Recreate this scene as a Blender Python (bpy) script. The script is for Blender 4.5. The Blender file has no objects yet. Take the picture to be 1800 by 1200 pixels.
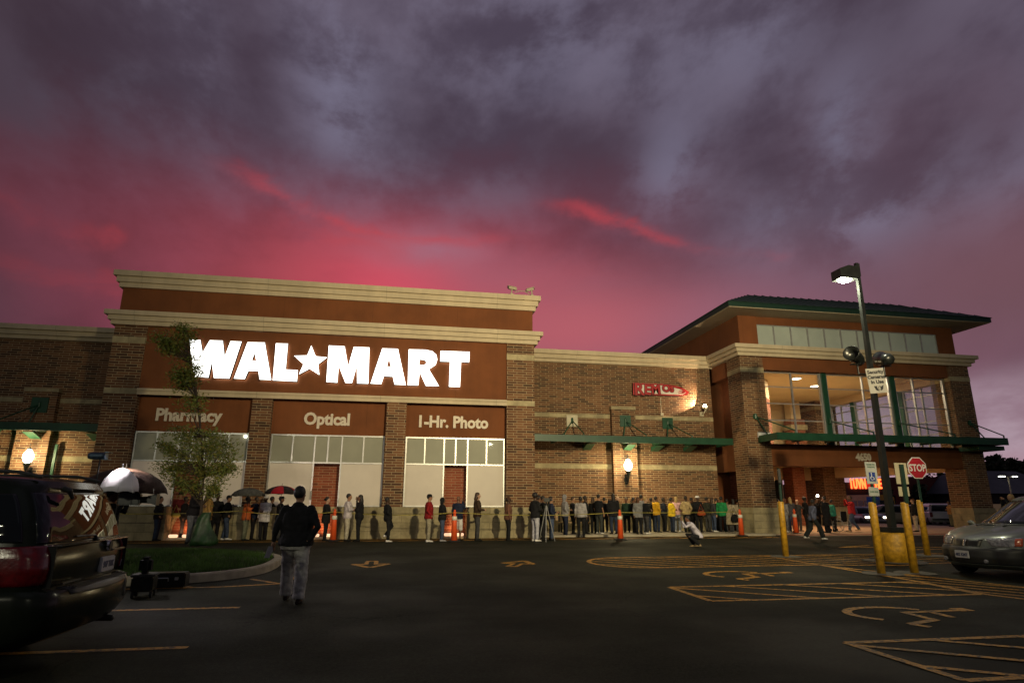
import bpy, bmesh, math, random
from mathutils import Vector, Matrix, noise
random.seed(7)
S = bpy.context.scene
COL = S.collection
R = math.radians
PI = math.pi

# ---------------------------------------------------------------- camera
FPX, PITCH, ROLL, YAW = 1090.4, R(14.62), R(.18), R(10.39)
CAMP = Vector((0, 0, 1.58))
_w = Vector((math.sin(YAW) * math.cos(PITCH), math.cos(YAW) * math.cos(PITCH), math.sin(PITCH)))
_r0 = Vector((math.cos(YAW), -math.sin(YAW), 0)); _u0 = _r0.cross(_w)
_r = math.cos(ROLL) * _r0 + math.sin(ROLL) * _u0
_u = -math.sin(ROLL) * _r0 + math.cos(ROLL) * _u0
cd = bpy.data.cameras.new('camera'); cam = bpy.data.objects.new('camera', cd); COL.objects.link(cam)
cd.sensor_width = 36; cd.lens = 36 * FPX / 1800; cd.clip_end = 3000; cd.clip_start = .05
m = Matrix.Identity(4)
for i in range(3):
    m[i][0], m[i][1], m[i][2], m[i][3] = _r[i], _u[i], -_w[i], CAMP[i]
cam.matrix_world = m
S.camera = cam

def gz(y):
    """height of the ground: the lot rises gently to the store and falls away behind it"""
    if y < 6: return 0.
    if y < 24: return .275 * (y - 6) / 18
    if y < 32: return .275
    if y < 65: return .275 - (y - 32) * .02
    return -.385
def ray(px, py): return _w + _r * ((px - 900) / FPX) - _u * ((py - 600) / FPX)
def gr(px, py):
    d = ray(px, py); t = 2
    while t < 300:
        P = CAMP + d * t
        if P.z <= gz(P.y): break
        t += .01
    return P
def atY(px, py, Y):
    d = ray(px, py); return CAMP + d * (Y / d.y)

# ---------------------------------------------------------------- render, view
S.view_settings.view_transform = 'Standard'; S.view_settings.look = 'None'
S.view_settings.exposure = 0; S.view_settings.gamma = 1
S.render.engine = 'CYCLES'
try:
    S.cycles.use_denoising = True; S.cycles.denoiser = 'OPENIMAGEDENOISE'
    S.cycles.max_bounces = 6; S.cycles.diffuse_bounces = 3; S.cycles.glossy_bounces = 3
    S.cycles.transparent_max_bounces = 10; S.cycles.sample_clamp_indirect = 3
    S.cycles.caustics_reflective = False; S.cycles.caustics_refractive = False
except Exception: pass

# ---------------------------------------------------------------- node helpers
class NT:
    def __init__(s, nt): s.t = nt; s.n = nt.nodes; s.l = nt.links
    def new(s, ty, **k):
        n = s.n.new(ty)
        for a, b in k.items(): setattr(n, a, b)
        return n
    def setin(s, n, i, v):
        if isinstance(v, bpy.types.NodeSocket): s.l.new(v, n.inputs[i])
        elif v is not None: n.inputs[i].default_value = v
    def m(s, op, a, b=None, c=None, clamp=False):
        n = s.new('ShaderNodeMath', operation=op, use_clamp=clamp)
        s.setin(n, 0, a)
        if b is not None: s.setin(n, 1, b)
        if c is not None: s.setin(n, 2, c)
        return n.outputs[0]
    def vm(s, op, a, b=None):
        n = s.new('ShaderNodeVectorMath', operation=op); s.setin(n, 0, a)
        if b is not None: s.setin(n, 1, b)
        return n.outputs[0]
    def sep(s, v):
        n = s.new('ShaderNodeSeparateXYZ'); s.setin(n, 0, v); return n.outputs
    def comb(s, x, y, z):
        n = s.new('ShaderNodeCombineXYZ'); s.setin(n, 0, x); s.setin(n, 1, y); s.setin(n, 2, z); return n.outputs[0]
    def noise(s, v, scale, detail=3, rough=.5, dist=0.):
        n = s.new('ShaderNodeTexNoise'); s.setin(n, 'Vector', v)
        n.inputs['Scale'].default_value = scale; n.inputs['Detail'].default_value = detail
        n.inputs['Roughness'].default_value = rough; n.inputs['Distortion'].default_value = dist
        return n.outputs['Fac']
    def ramp(s, f, a, b, lo=0., hi=1.):
        n = s.new('ShaderNodeMapRange'); n.interpolation_type = 'SMOOTHSTEP'
        s.setin(n, 0, f); n.inputs[1].default_value = a; n.inputs[2].default_value = b
        n.inputs[3].default_value = lo; n.inputs[4].default_value = hi; return n.outputs[0]
    def mix(s, f, a, b, mode='MIX'):
        n = s.new('ShaderNodeMix', data_type='RGBA', blend_type=mode)
        s.setin(n, 0, f)
        for i, v in ((6, a), (7, b)):
            if isinstance(v, bpy.types.NodeSocket): s.l.new(v, n.inputs[i])
            else: n.inputs[i].default_value = (*v[:3], 1)
        return n.outputs[2]

# ---------------------------------------------------------------- sky (dusk: low red band, slate cloud above)
W = bpy.data.worlds.new('World'); S.world = W; W.use_nodes = True
W.node_tree.nodes.clear(); T = NT(W.node_tree)
tc = T.new('ShaderNodeTexCoord'); D = T.vm('NORMALIZE', tc.outputs['Generated'])
dx, dy, dz = T.sep(D)[:3]
AZ = T.m('ARCTAN2', dx, dy); EL = T.m('ARCSINE', dz)
CE = T.m('COSINE', EL)
# cloud texture lives on the sky sphere; billows lean along the direction of the after-glow
PS = T.comb(T.m('MULTIPLY', AZ, CE), T.m('MULTIPLY', EL, 1.15), 0.)
def off(x, y): return T.vm('ADD', PS, (x, y, 0.))
n1 = T.noise(off(3.7, 1.9), 3.0, 6, .52, .12)
n2 = T.noise(off(11.3, 4.4), 5.6, 9, .60, .12)
n3 = T.noise(off(21.3, 8.1), 1.5, 4, .5, .2)
PE = T.comb(T.m('MULTIPLY', AZ, 1.5), T.m('MULTIPLY', EL, 4.2), 0.)
n4 = T.noise(T.vm('ADD', PE, (2.3, 7.7, 0)), 1.9, 9, .60, .4)
def gau(a0, e0, sa, se, tilt=0.):
    da, de = T.m('SUBTRACT', AZ, a0), T.m('SUBTRACT', EL, e0)
    if tilt: da = T.m('ADD', da, T.m('MULTIPLY', de, tilt))
    x = T.m('DIVIDE', da, sa); y = T.m('DIVIDE', de, se)
    q = T.m('ADD', T.m('MULTIPLY', x, x), T.m('MULTIPLY', y, y))
    return T.m('EXPONENT', T.m('MULTIPLY', q, -1.))
def gline(a0, e0, a1, e1, w_):
    """soft band along a line on the sky"""
    L = math.hypot(a1 - a0, e1 - e0); ux, uy = (a1 - a0) / L, (e1 - e0) / L
    da, de = T.m('SUBTRACT', AZ, (a0 + a1) / 2), T.m('SUBTRACT', EL, (e0 + e1) / 2)
    p = T.m('DIVIDE', T.m('ADD', T.m('MULTIPLY', da, ux), T.m('MULTIPLY', de, uy)), L * .55)
    wob = T.m('ADD', T.m('MULTIPLY', T.m('SUBTRACT', n2, .5), w_ * 7.), T.m('MULTIPLY', T.m('SUBTRACT', n1, .5), w_ * 9.))
    q = T.m('DIVIDE', T.m('ADD', wob, T.m('SUBTRACT', T.m('MULTIPLY', de, ux), T.m('MULTIPLY', da, uy))), w_)
    return T.m('EXPONENT', T.m('MULTIPLY', T.m('ADD', T.m('POWER', T.m('ABSOLUTE', p), 4.), T.m('MULTIPLY', q, q)), -1.))
bill = T.m('ADD', T.m('MULTIPLY', n1, .6), T.m('MULTIPLY', n2, .4))
c = T.mix(T.ramp(bill, .40, .60), (.064, .048, .074), (.136, .112, .160))
c = T.mix(T.m('MULTIPLY', T.m('MULTIPLY', T.ramp(EL, .66, .46), T.ramp(n3, .66, .42)), .55), c, (.108, .052, .074))
for a0, e0, sa, se, k, tl in ((-.14, .66, .07, .12, .8, .3), (-.12, .57, .05, .05, .5, 0.), (-.38, .62, .05, .09, .55, .3), (-.46, .53, .10, .06, .35, 0.), (.22, .72, .28, .10, .45, 0.), (.45, .51, .06, .09, .75, -.2), (.72, .52, .045, .08, .75, -.3), (.62, .66, .12, .07, .55, 0.), (.74, .40, .08, .07, .9, 0.), (.90, .38, .09, .07, .5, 0.), (.60, .42, .07, .05, .5, 0.)):
    c = T.mix(T.m('MULTIPLY', T.m('MULTIPLY', gau(a0, e0, sa, se, tl), k), T.ramp(n2, .42, .60, .10, 1.1), ), c, (.180, .165, .240))
for a0, e0, sa, se, k, tl in ((-.50, .47, .16, .10, .7, 0.), (-.27, .62, .05, .13, .75, .3), (.02, .60, .09, .06, .45, 0.), (.30, .55, .14, .06, .6, 0.), (.62, .48, .08, .07, .7, 0.), (.78, .63, .14, .09, .75, 0.), (-.60, .62, .12, .14, .75, 0.), (.88, .50, .10, .08, .5, 0.), (.50, .42, .09, .03, .6, 0.)):
    c = T.mix(T.m('MULTIPLY', T.m('MULTIPLY', gau(a0, e0, sa, se, tl), k), T.ramp(n1, .66, .36, .5, 1.)), c, (.060, .040, .060))
# red under-lit layer low down on the left and centre
rw = T.m('MULTIPLY', T.ramp(T.m('ADD', EL, T.m('MULTIPLY', T.m('SUBTRACT', bill, .5), .42)), .55, .37), T.ramp(AZ, .62, .10))
c = T.mix(T.m('MULTIPLY', rw, T.ramp(n3, .30, .62, .75, 1.), clamp=True), c, T.mix(T.ramp(bill, .40, .62), (.120, .032, .048), (.225, .056, .088)))
# rose veil across the low sky
c = T.mix(T.m('MULTIPLY', T.m('MULTIPLY', T.ramp(EL, .42, .27), T.ramp(n1, .32, .62, .6, 1.)), T.ramp(AZ, -.30, .25, .0, .9)), c, (.225, .105, .145))
# hot glow above the roof, a lilac gap in it, and thin scarlet edges of cloud
c = T.mix(T.m('MULTIPLY', T.m('MULTIPLY', gau(.0, .335, .34, .10), T.ramp(n4, .30, .60, .6, 1.1)), .75, clamp=True), c, (.50, .080, .100))
c = T.mix(T.m('MULTIPLY', gau(-.01, .335, .13, .065), .8), c, (.68, .082, .125))
c = T.mix(T.m('MULTIPLY', T.m('MULTIPLY', gau(.04, .395, .11, .028), T.ramp(n2, .34, .56, .55, 1.)), .85), c, (.345, .150, .205))
c = T.mix(T.m('MULTIPLY', gau(.15, .355, .12, .04), .55), c, (.36, .115, .155))
c = T.mix(T.m('MULTIPLY', gau(.30, .27, .20, .07), .85), c, (.48, .115, .140))
c = T.mix(T.m('MULTIPLY', gau(.50, .24, .12, .07), .55), c, (.32, .130, .180))
for l_, k in ((gline(-.27, .475, -.02, .415, .011), .75), (gline(-.04, .42, .16, .418, .008), .6), (gline(.27, .462, .50, .385, .010), .75), (gline(.50, .385, .62, .365, .007), .35), (gline(-.58, .385, -.44, .345, .014), .6), (gline(-.44, .36, -.42, .34, .014), .5), (gline(-.56, .30, -.38, .285, .016), .5), (gline(-.20, .42, .0, .39, .018), .4)):
    c = T.mix(T.m('MULTIPLY', T.m('MULTIPLY', l_, T.ramp(n4, .42, .60, .12, 1.)), k * .9), c, (.50, .060, .075))
c = T.mix(T.m('MULTIPLY', T.m('MULTIPLY', gau(-.58, .24, .10, .04), T.ramp(n1, .35, .6, .5, 1.)), .7), c, (.115, .070, .100))
c = T.mix(T.m('MULTIPLY', T.m('MULTIPLY', gau(-.40, .25, .14, .04), T.ramp(n1, .35, .6, .5, 1.)), .6), c, (.26, .055, .085))
# dusky right side and pale horizon
c = T.mix(T.m('MULTIPLY', gau(.92, .27, .22, .10), .85), c, (.160, .075, .092))
c = T.mix(T.m('MULTIPLY', T.ramp(EL, .19, .09), T.ramp(n4, .34, .62, .30, 1.)), c, (.50, .385, .45))
c = T.mix(T.m('MULTIPLY', T.ramp(EL, .085, .02), .75), c, (.41, .215, .26))
# darker to the far left, dull slate overhead and behind the camera
c = T.mix(T.ramp(AZ, -.15, -.75, 0., .62), c, (.03, .016, .02))
c = T.mix(T.m('MULTIPLY', T.ramp(dy, .25, -.25), .9), c, (.035, .035, .045))
c = T.mix(T.ramp(EL, -.005, -.03), c, (.01, .01, .01))
bg = T.new('ShaderNodeBackground'); T.l.new(c, bg.inputs[0]); bg.inputs[1].default_value = 1.0
wo = T.new('ShaderNodeOutputWorld'); T.l.new(bg.outputs[0], wo.inputs[0])

# last of the daylight through the overcast: a very weak, very soft sun
sd = bpy.data.lights.new('sun', 'SUN'); sd.energy = .03; sd.angle = R(40); sd.color = (.8, .8, 1)
so = bpy.data.objects.new('sun', sd); COL.objects.link(so); so.rotation_euler = (R(35), 0, R(20))

# ---------------------------------------------------------------- materials
def mat(name, col, rough=.7, metal=0., nz=None, bump=None, emit=None, spec=.5, coat=0., streak=0., joint=0.):
    """nz=(scale, amount) tone variation; bump=(scale, strength)"""
    M = bpy.data.materials.new(name); M.use_nodes = True; t = NT(M.node_tree)
    b = t.n['Principled BSDF']; b.inputs['Roughness'].default_value = rough; b.inputs['Metallic'].default_value = metal
    b.inputs['Specular IOR Level'].default_value = spec; b.inputs['Coat Weight'].default_value = coat
    b.inputs['Coat Roughness'].default_value = .03
    b.inputs['Base Color'].default_value = (*col, 1)
    tc = t.new('ShaderNodeTexCoord')
    if nz:
        f = t.ramp(t.noise(tc.outputs['Object'], nz[0], 5, .6), .3, .7)
        lo = [x * (1 - nz[1]) for x in col]; hi = [min(1, x * (1 + nz[1])) for x in col]
        cc = t.mix(f, lo, hi)
        if streak:      # rain streaks and panel joints that belong to the wall itself
            g = t.new('ShaderNodeNewGeometry'); P = g.outputs['Position']; px_, py_, pz_ = t.sep(P)[:3]
            sv = t.ramp(t.noise(t.vm('MULTIPLY', P, (2.6, 2.6, .16)), 1.4, 5, .65), .34, .66, 1 - streak, 1 + streak * .6)
            if joint:
                fr = t.m('ABSOLUTE', t.m('SUBTRACT', t.m('FRACT', t.m('DIVIDE', t.m('ADD', px_, 100.7), joint)), .5))
                sv = t.m('MULTIPLY', sv, t.ramp(fr, .0018, .0040, .80, 1.))
            cc = t.mix(1., cc, t.comb(sv, sv, sv), 'MULTIPLY')
        t.l.new(cc, b.inputs['Base Color'])
    if bump:
        bn = t.new('ShaderNodeBump'); bn.inputs['Strength'].default_value = bump[1]; bn.inputs['Distance'].default_value = .02
        t.l.new(t.noise(tc.outputs['Object'], bump[0], 4, .6), bn.inputs['Height']); t.l.new(bn.outputs[0], b.inputs['Normal'])
    if emit:
        b.inputs['Emission Color'].default_value = (*emit[0], 1); b.inputs['Emission Strength'].default_value = emit[1]
    return M

def brick_mat(name, tones, mortar):
    M = bpy.data.materials.new(name); M.use_nodes = True; t = NT(M.node_tree)
    b = t.n['Principled BSDF']; b.inputs['Roughness'].default_value = .88
    g = t.new('ShaderNodeNewGeometry'); px, py, pz = t.sep(g.outputs['Position'])[:3]
    nx, ny, _ = t.sep(g.outputs['True Normal'])[:3]
    anx, any_ = t.m('ABSOLUTE', nx), t.m('ABSOLUTE', ny)
    u = t.m('ADD', t.m('MULTIPLY', px, any_), t.m('MULTIPLY', py, anx))
    v = t.comb(u, pz, 0.)
    def br(c1, c2, mo, seedoff):
        n = t.new('ShaderNodeTexBrick'); t.setin(n, 'Vector', t.vm('ADD', v, seedoff))
        n.offset = .36; n.offset_frequency = 2; n.inputs['Scale'].default_value = 1
        n.inputs['Brick Width'].default_value = .40; n.inputs['Row Height'].default_value = .1015
        n.inputs['Mortar Size'].default_value = .0095; n.inputs['Mortar Smooth'].default_value = .15
        n.inputs['Color1'].default_value = c1; n.inputs['Color2'].default_value = c2; n.inputs['Mortar'].default_value = mo
        return n
    f = br((0, 0, 0, 1), (1, 1, 1, 1), (.5, .5, .5, 1), (0, 0, 0))
    cr = t.new('ShaderNodeValToRGB'); e = cr.color_ramp.elements
    e[0].position = 0; e[0].color = (*tones[0], 1); e[1].position = 1; e[1].color = (*tones[-1], 1)
    for i, c in enumerate(tones[1:-1]):
        x = e.new((i + 1) / (len(tones) - 1)); x.color = (*c, 1)
    t.l.new(f.outputs['Color'], cr.inputs[0])
    bigv = t.ramp(t.noise(v, .35, 3), .3, .7, .82, 1.15)
    fine = t.ramp(t.noise(v, 40, 3), .3, .7, .85, 1.12)
    bc = t.mix(1., cr.outputs[0], t.comb(t.m('MULTIPLY', bigv, fine), t.m('MULTIPLY', bigv, fine), t.m('MULTIPLY', bigv, fine)), 'MULTIPLY')
    c = t.mix(f.outputs['Fac'], bc, mortar)
    t.l.new(c, b.inputs['Base Color'])
    bn = t.new('ShaderNodeBump'); bn.inputs['Strength'].default_value = .6; bn.inputs['Distance'].default_value = .01
    t.l.new(t.m('SUBTRACT', 1., f.outputs['Fac']), bn.inputs['Height']); t.l.new(bn.outputs[0], b.inputs['Normal'])
    return M

def block_mat(name, col, bw=.62, rh=.30):
    M = bpy.data.materials.new(name); M.use_nodes = True; t = NT(M.node_tree)
    b = t.n['Principled BSDF']; b.inputs['Roughness'].default_value = .9
    g = t.new('ShaderNodeNewGeometry'); px, py, pz = t.sep(g.outputs['Position'])[:3]
    nx, ny, _ = t.sep(g.outputs['True Normal'])[:3]
    u = t.m('ADD', t.m('MULTIPLY', px, t.m('ABSOLUTE', ny)), t.m('MULTIPLY', py, t.m('ABSOLUTE', nx)))
    n = t.new('ShaderNodeTexBrick'); t.setin(n, 'Vector', t.comb(u, t.m('SUBTRACT', pz, .26), 0.))
    n.inputs['Scale'].default_value = 1; n.inputs['Brick Width'].default_value = bw; n.inputs['Row Height'].default_value = rh
    n.inputs['Mortar Size'].default_value = .006; n.inputs['Mortar Smooth'].default_value = .3
    for k, q in (('Color1', .88), ('Color2', 1.1), ('Mortar', .68)): n.inputs[k].default_value = (*[x * q for x in col], 1)
    st = t.ramp(t.noise(g.outputs['Position'], 2.2, 6, .65, .4), .35, .7, .72, 1.1)
    t.l.new(t.mix(1., n.outputs['Color'], t.comb(st, st, st), 'MULTIPLY'), b.inputs['Base Color'])
    bn = t.new('ShaderNodeBump'); bn.inputs['Strength'].default_value = .8; bn.inputs['Distance'].default_value = .02
    t.l.new(t.m('SUBTRACT', t.noise(g.outputs['Position'], 18, 5, .7), n.outputs['Fac']), bn.inputs['Height'])
    t.l.new(bn.outputs[0], b.inputs['Normal'])
    return M

def glass_mat(name, tint, refl=.25, rough=.02):
    M = bpy.data.materials.new(name); M.use_nodes = True; t = NT(M.node_tree); t.n.clear()
    o = t.new('ShaderNodeOutputMaterial'); mx = t.new('ShaderNodeMixShader')
    tr = t.new('ShaderNodeBsdfTransparent'); tr.inputs[0].default_value = (*tint, 1)
    gl = t.new('ShaderNodeBsdfGlossy'); gl.inputs['Roughness'].default_value = 0.; gl.inputs[0].default_value = (.8, .8, .8, 1)
    fr = t.new('ShaderNodeFresnel'); fr.inputs[0].default_value = 1.45
    t.l.new(t.m('MULTIPLY', fr.outputs[0], refl, clamp=True), mx.inputs[0])
    t.l.new(tr.outputs[0], mx.inputs[1]); t.l.new(gl.outputs[0], mx.inputs[2]); t.l.new(mx.outputs[0], o.inputs[0])
    return M

M_BRICK = brick_mat('brown_brick', [(.062, .028, .014), (.10, .042, .020), (.165, .070, .030), (.205, .095, .042), (.13, .052, .024)], (.40, .31, .18))
M_RED = brick_mat('red_brick', [(.16, .04, .02), (.24, .06, .027), (.30, .085, .04), (.22, .055, .028)], (.36, .22, .13))
M_BLOCK = block_mat('split_face_block', (.34, .29, .17))
M_BAND = block_mat('cast_stone_band', (.44, .37, .22), .6, 4.)
M_STUC = mat('terracotta_stucco', (.185, .060, .018), .9, nz=(.8, .14), bump=(90, .35), streak=.05, joint=3.49)
M_CORN = mat('cream_stucco_trim', (.58, .485, .335), .85, nz=(.8, .08), bump=(70, .2), streak=.06, joint=4.65)
M_CREAM = mat('cream_paint', (.62, .47, .28), .8, nz=(.7, .06))
M_GREEN = mat('green_painted_metal', (.013, .066, .033), .42, nz=(3, .2))
M_DGREEN = mat('dark_green_metal_roof', (.010, .030, .022), .6, nz=(2, .2))
M_SOFFIT = mat('soffit_boards', (.50, .42, .30), .7, nz=(2, .08))
M_ALU = mat('pale_aluminium', (.50, .50, .49), .35, metal=.6, nz=(5, .1))
M_PANEL = mat('white_backed_glass', (.52, .47, .38), .5, nz=(.6, .07), emit=((.62, .47, .34), .14), spec=.3, coat=.22)
M_TOPPANE = mat('frosted_transom_glass', (.27, .27, .20), .5, nz=(.8, .08), emit=((.45, .42, .30), .03), spec=.3, coat=.22)
M_ASPH = None
M_BLACK = mat('black_paint', (.012, .014, .013), .3, nz=(6, .2))
M_DARK = mat('dark_rubber', (.012, .012, .012), .75)
M_YEL = mat('yellow_safety_paint', (.46, .25, .014), .5, nz=(9, .32), bump=(40, .1))
M_CONC = mat('pale_concrete', (.40, .35, .26), .9, nz=(2.5, .2), bump=(60, .3))
M_WHITE = mat('white_enamel', (.72, .72, .70), .4, nz=(5, .06))
M_SIGNB = mat('sign_back_tan', (.42, .38, .27), .5, nz=(4, .1))
M_ORANGE = mat('orange_cone_plastic', (.75, .10, .022), .45, nz=(8, .1))
M_SILLG = mat('silver_letter', (.66, .58, .46), .5, nz=(5, .06))
M_SKIN = {k: mat('skin_' + k, c, .55, nz=(12, .12)) for k, c in
          dict(dark=(.06, .03, .018), brown=(.16, .075, .042), tan=(.32, .17, .10), pale=(.46, .28, .19)).items()}
def cloth(name, c): return mat(name, c, .9, nz=(9, .28), bump=(14, .5), spec=.2)

# asphalt
M_ASPH = bpy.data.materials.new('asphalt'); M_ASPH.use_nodes = True; t = NT(M_ASPH.node_tree)
b = t.n['Principled BSDF']; g = t.new('ShaderNodeNewGeometry'); P = g.outputs['Position']
f1 = t.m('MULTIPLY', t.ramp(t.noise(P, .22, 5, .6, .5), .35, .7, .70, 1.28), t.ramp(t.noise(t.vm('ADD', P, (9, 3, 0)), .9, 6, .7, 1.5), .60, .72, 1., .62)); f2 = t.m('MULTIPLY', t.ramp(t.noise(P, 90, 2, .5), .3, .75, .6, 1.6), t.ramp(t.noise(P, 26, 3, .6), .3, .72, .72, 1.32))
f3 = t.ramp(t.noise(t.vm('MULTIPLY', P, (.25, 2.2, 1.)), 1.1, 4, .6), .35, .7, .88, 1.1)
vo = t.new('ShaderNodeTexVoronoi'); vo.feature = 'DISTANCE_TO_EDGE'; vo.inputs['Scale'].default_value = .16
vn = t.new('ShaderNodeTexNoise'); t.l.new(P, vn.inputs['Vector']); vn.inputs['Scale'].default_value = .8; vn.inputs['Detail'].default_value = 6
t.l.new(t.vm('ADD', P, t.vm('MULTIPLY', vn.outputs['Color'], (2.4, 2.4, 0.))), vo.inputs['Vector'])
crk = t.ramp(vo.outputs['Distance'], .0012, .0035, .45, 1.)
k = t.m('MULTIPLY', t.m('MULTIPLY', t.m('MULTIPLY', f1, f2), f3), crk)
t.l.new(t.mix(1., (.0185, .0200, .0125), t.comb(k, k, k), 'MULTIPLY'), b.inputs['Base Color'])
b.inputs['Roughness'].default_value = .82
t.l.new(t.ramp(t.noise(P, .5, 4), .3, .7, .68, .88), b.inputs['Roughness']); b.inputs['Specular IOR Level'].default_value = .12
bn = t.new('ShaderNodeBump'); bn.inputs['Strength'].default_value = .5; bn.inputs['Distance'].default_value = .01
t.l.new(t.noise(P, 120, 3), bn.inputs['Height']); t.l.new(bn.outputs[0], b.inputs['Normal'])
# worn line paint
M_LINE = bpy.data.materials.new('worn_yellow_line_paint'); M_LINE.use_nodes = True; t = NT(M_LINE.node_tree)
b = t.n['Principled BSDF']; g = t.new('ShaderNodeNewGeometry'); P = g.outputs['Position']
w1 = t.m('MULTIPLY', t.ramp(t.noise(P, 14, 6, .75), .38, .56), t.ramp(t.noise(P, 1.3, 4, .6), .3, .55, .55, 1.))
t.l.new(t.mix(w1, (.05, .042, .018), (.62, .29, .012)), b.inputs['Base Color']); b.inputs['Roughness'].default_value = .7

# ---------------------------------------------------------------- mesh helpers
def finish(name, bm, mats, parent=None, smooth=False, loc=None):
    me = bpy.data.meshes.new(name)
    bmesh.ops.recalc_face_normals(bm, faces=bm.faces[:]) if not getattr(bm, 'keepn', False) else None
    bm.to_mesh(me); bm.free()
    if not isinstance(mats, (list, tuple)): mats = [mats]
    for q in mats: me.materials.append(q)
    if smooth:
        for p in me.polygons: p.use_smooth = True
    o = bpy.data.objects.new(name, me); COL.objects.link(o)
    if parent is not None: o.parent = parent
    if loc is not None: o.location = loc
    return o
def tag(o, label=None, cat=None, group=None, kind=None):
    if label: o['label'] = label
    if cat: o['category'] = cat
    if group: o['group'] = group
    if kind: o['kind'] = kind
    return o
def thing(name, label, cat, loc=(0, 0, 0), rz=0., group=None):
    o = bpy.data.objects.new(name, None); COL.objects.link(o); o.location = loc; o.rotation_euler = (0, 0, rz)
    o.empty_display_size = .2
    return tag(o, label, cat, group)
def copy_tree(o, parent=None):
    c = o.copy(); COL.objects.link(c)
    if parent is not None: c.parent = parent
    for ch in list(o.children): copy_tree(ch, c)
    return c
BM = bmesh.new
def box(bm, x0, x1, y0, y1, z0, z1, mi=0, bev=0.):
    v = [bm.verts.new(p) for p in ((x0, y0, z0), (x1, y0, z0), (x1, y1, z0), (x0, y1, z0), (x0, y0, z1), (x1, y0, z1), (x1, y1, z1), (x0, y1, z1))]
    fs = []
    for q in ((3, 2, 1, 0), (4, 5, 6, 7), (0, 1, 5, 4), (1, 2, 6, 5), (2, 3, 7, 6), (3, 0, 4, 7)):
        f = bm.faces.new([v[i] for i in q]); f.material_index = mi; fs.append(f)
    if bev > 0:
        es = list({e for f in fs for e in f.edges})
        r = bmesh.ops.bevel(bm, geom=es, offset=bev, segments=2, affect='EDGES')
        for f in r['faces']: f.material_index = mi
    return v
def prism(bm, pts, axis, a0, a1, mi=0, mi_side=None):
    """pts: 2-D outline; axis 'y': pts=(x,z); 'x': pts=(y,z); 'z': pts=(x,y)"""
    def mk(p, a):
        return {'y': (p[0], a, p[1]), 'x': (a, p[0], p[1]), 'z': (p[0], p[1], a)}[axis]
    A = [bm.verts.new(mk(p, a0)) for p in pts]; B = [bm.verts.new(mk(p, a1)) for p in pts]
    f = bm.faces.new(A); f.material_index = mi
    f = bm.faces.new(B[::-1]); f.material_index = mi if mi_side is None else mi_side
    n = len(pts)
    for i in range(n):
        f = bm.faces.new((A[i], B[i], B[(i + 1) % n], A[(i + 1) % n])); f.material_index = mi if mi_side is None else mi_side
def frame_at(d):
    d = d.normalized(); a = Vector((0, 0, 1)) if abs(d.z) < .9 else Vector((1, 0, 0))
    x = d.cross(a).normalized(); y = d.cross(x).normalized(); return x, y
def tube(bm, pts, rads, n=10, mi=0, sx=1., round_ends=True):
    """closed tapered tube along a polyline"""
    pts = [Vector(p) for p in pts]
    if not isinstance(rads, (list, tuple)): rads = [rads] * len(pts)
    dirs = []
    for i in range(len(pts)):
        a = pts[max(0, i - 1)]; b = pts[min(len(pts) - 1, i + 1)]; dirs.append((b - a).normalized())
    X, Y = frame_at(dirs[0]); rings = []
    P2, R2, D2 = [], [], []
    if round_ends:
        r = rads[0]
        for k in (.98, .75, .4): P2.append(pts[0] - dirs[0] * r * k); R2.append(r * math.sqrt(1 - k * k)); D2.append(dirs[0])
    P2 += pts; R2 += list(rads); D2 += dirs
    if round_ends:
        r = rads[-1]
        for k in (.4, .75, .98): P2.append(pts[-1] + dirs[-1] * r * k); R2.append(r * math.sqrt(1 - k * k)); D2.append(dirs[-1])
    for p, r, d in zip(P2, R2, D2):
        X = (X - d * X.dot(d)).normalized(); Y = d.cross(X)
        rings.append([bm.verts.new(p + (X * math.cos(2 * PI * j / n) * sx + Y * math.sin(2 * PI * j / n)) * r) for j in range(n)])
    for a, b in zip(rings, rings[1:]):
        for j in range(n):
            f = bm.faces.new((a[j], a[(j + 1) % n], b[(j + 1) % n], b[j])); f.material_index = mi
    f = bm.faces.new(rings[0][::-1]); f.material_index = mi
    f = bm.faces.new(rings[-1]); f.material_index = mi
def lathe(bm, prof, n=24, c=(0, 0, 0), mi=0, axis='z'):
    c = Vector(c); rings = []
    for r, h in prof:
        rg = []
        for j in range(n):
            a = 2 * PI * j / n; x, y = r * math.cos(a), r * math.sin(a)
            p = {'z': (x, y, h), 'y': (x, h, y), 'x': (h, x, y)}[axis]; rg.append(bm.verts.new(c + Vector(p)))
        rings.append(rg)
    for a, b in zip(rings, rings[1:]):
        for j in range(n):
            f = bm.faces.new((a[j], a[(j + 1) % n], b[(j + 1) % n], b[j])); f.material_index = mi
    for rg in (rings[0], rings[-1]):
        f = bm.faces.new(rg); f.material_index = mi
def loft(bm, rings, mi=0, caps=True, closed=True):
    V = [[bm.verts.new(p) for p in r] for r in rings]; n = len(V[0])
    for a, b in zip(V, V[1:]):
        for j in range(n if closed else n - 1):
            f = bm.faces.new((a[j], a[(j + 1) % n], b[(j + 1) % n], b[j])); f.material_index = mi
    if caps:
        f = bm.faces.new(V[0][::-1]); f.material_index = mi
        f = bm.faces.new(V[-1]); f.material_index = mi
    return V
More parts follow.
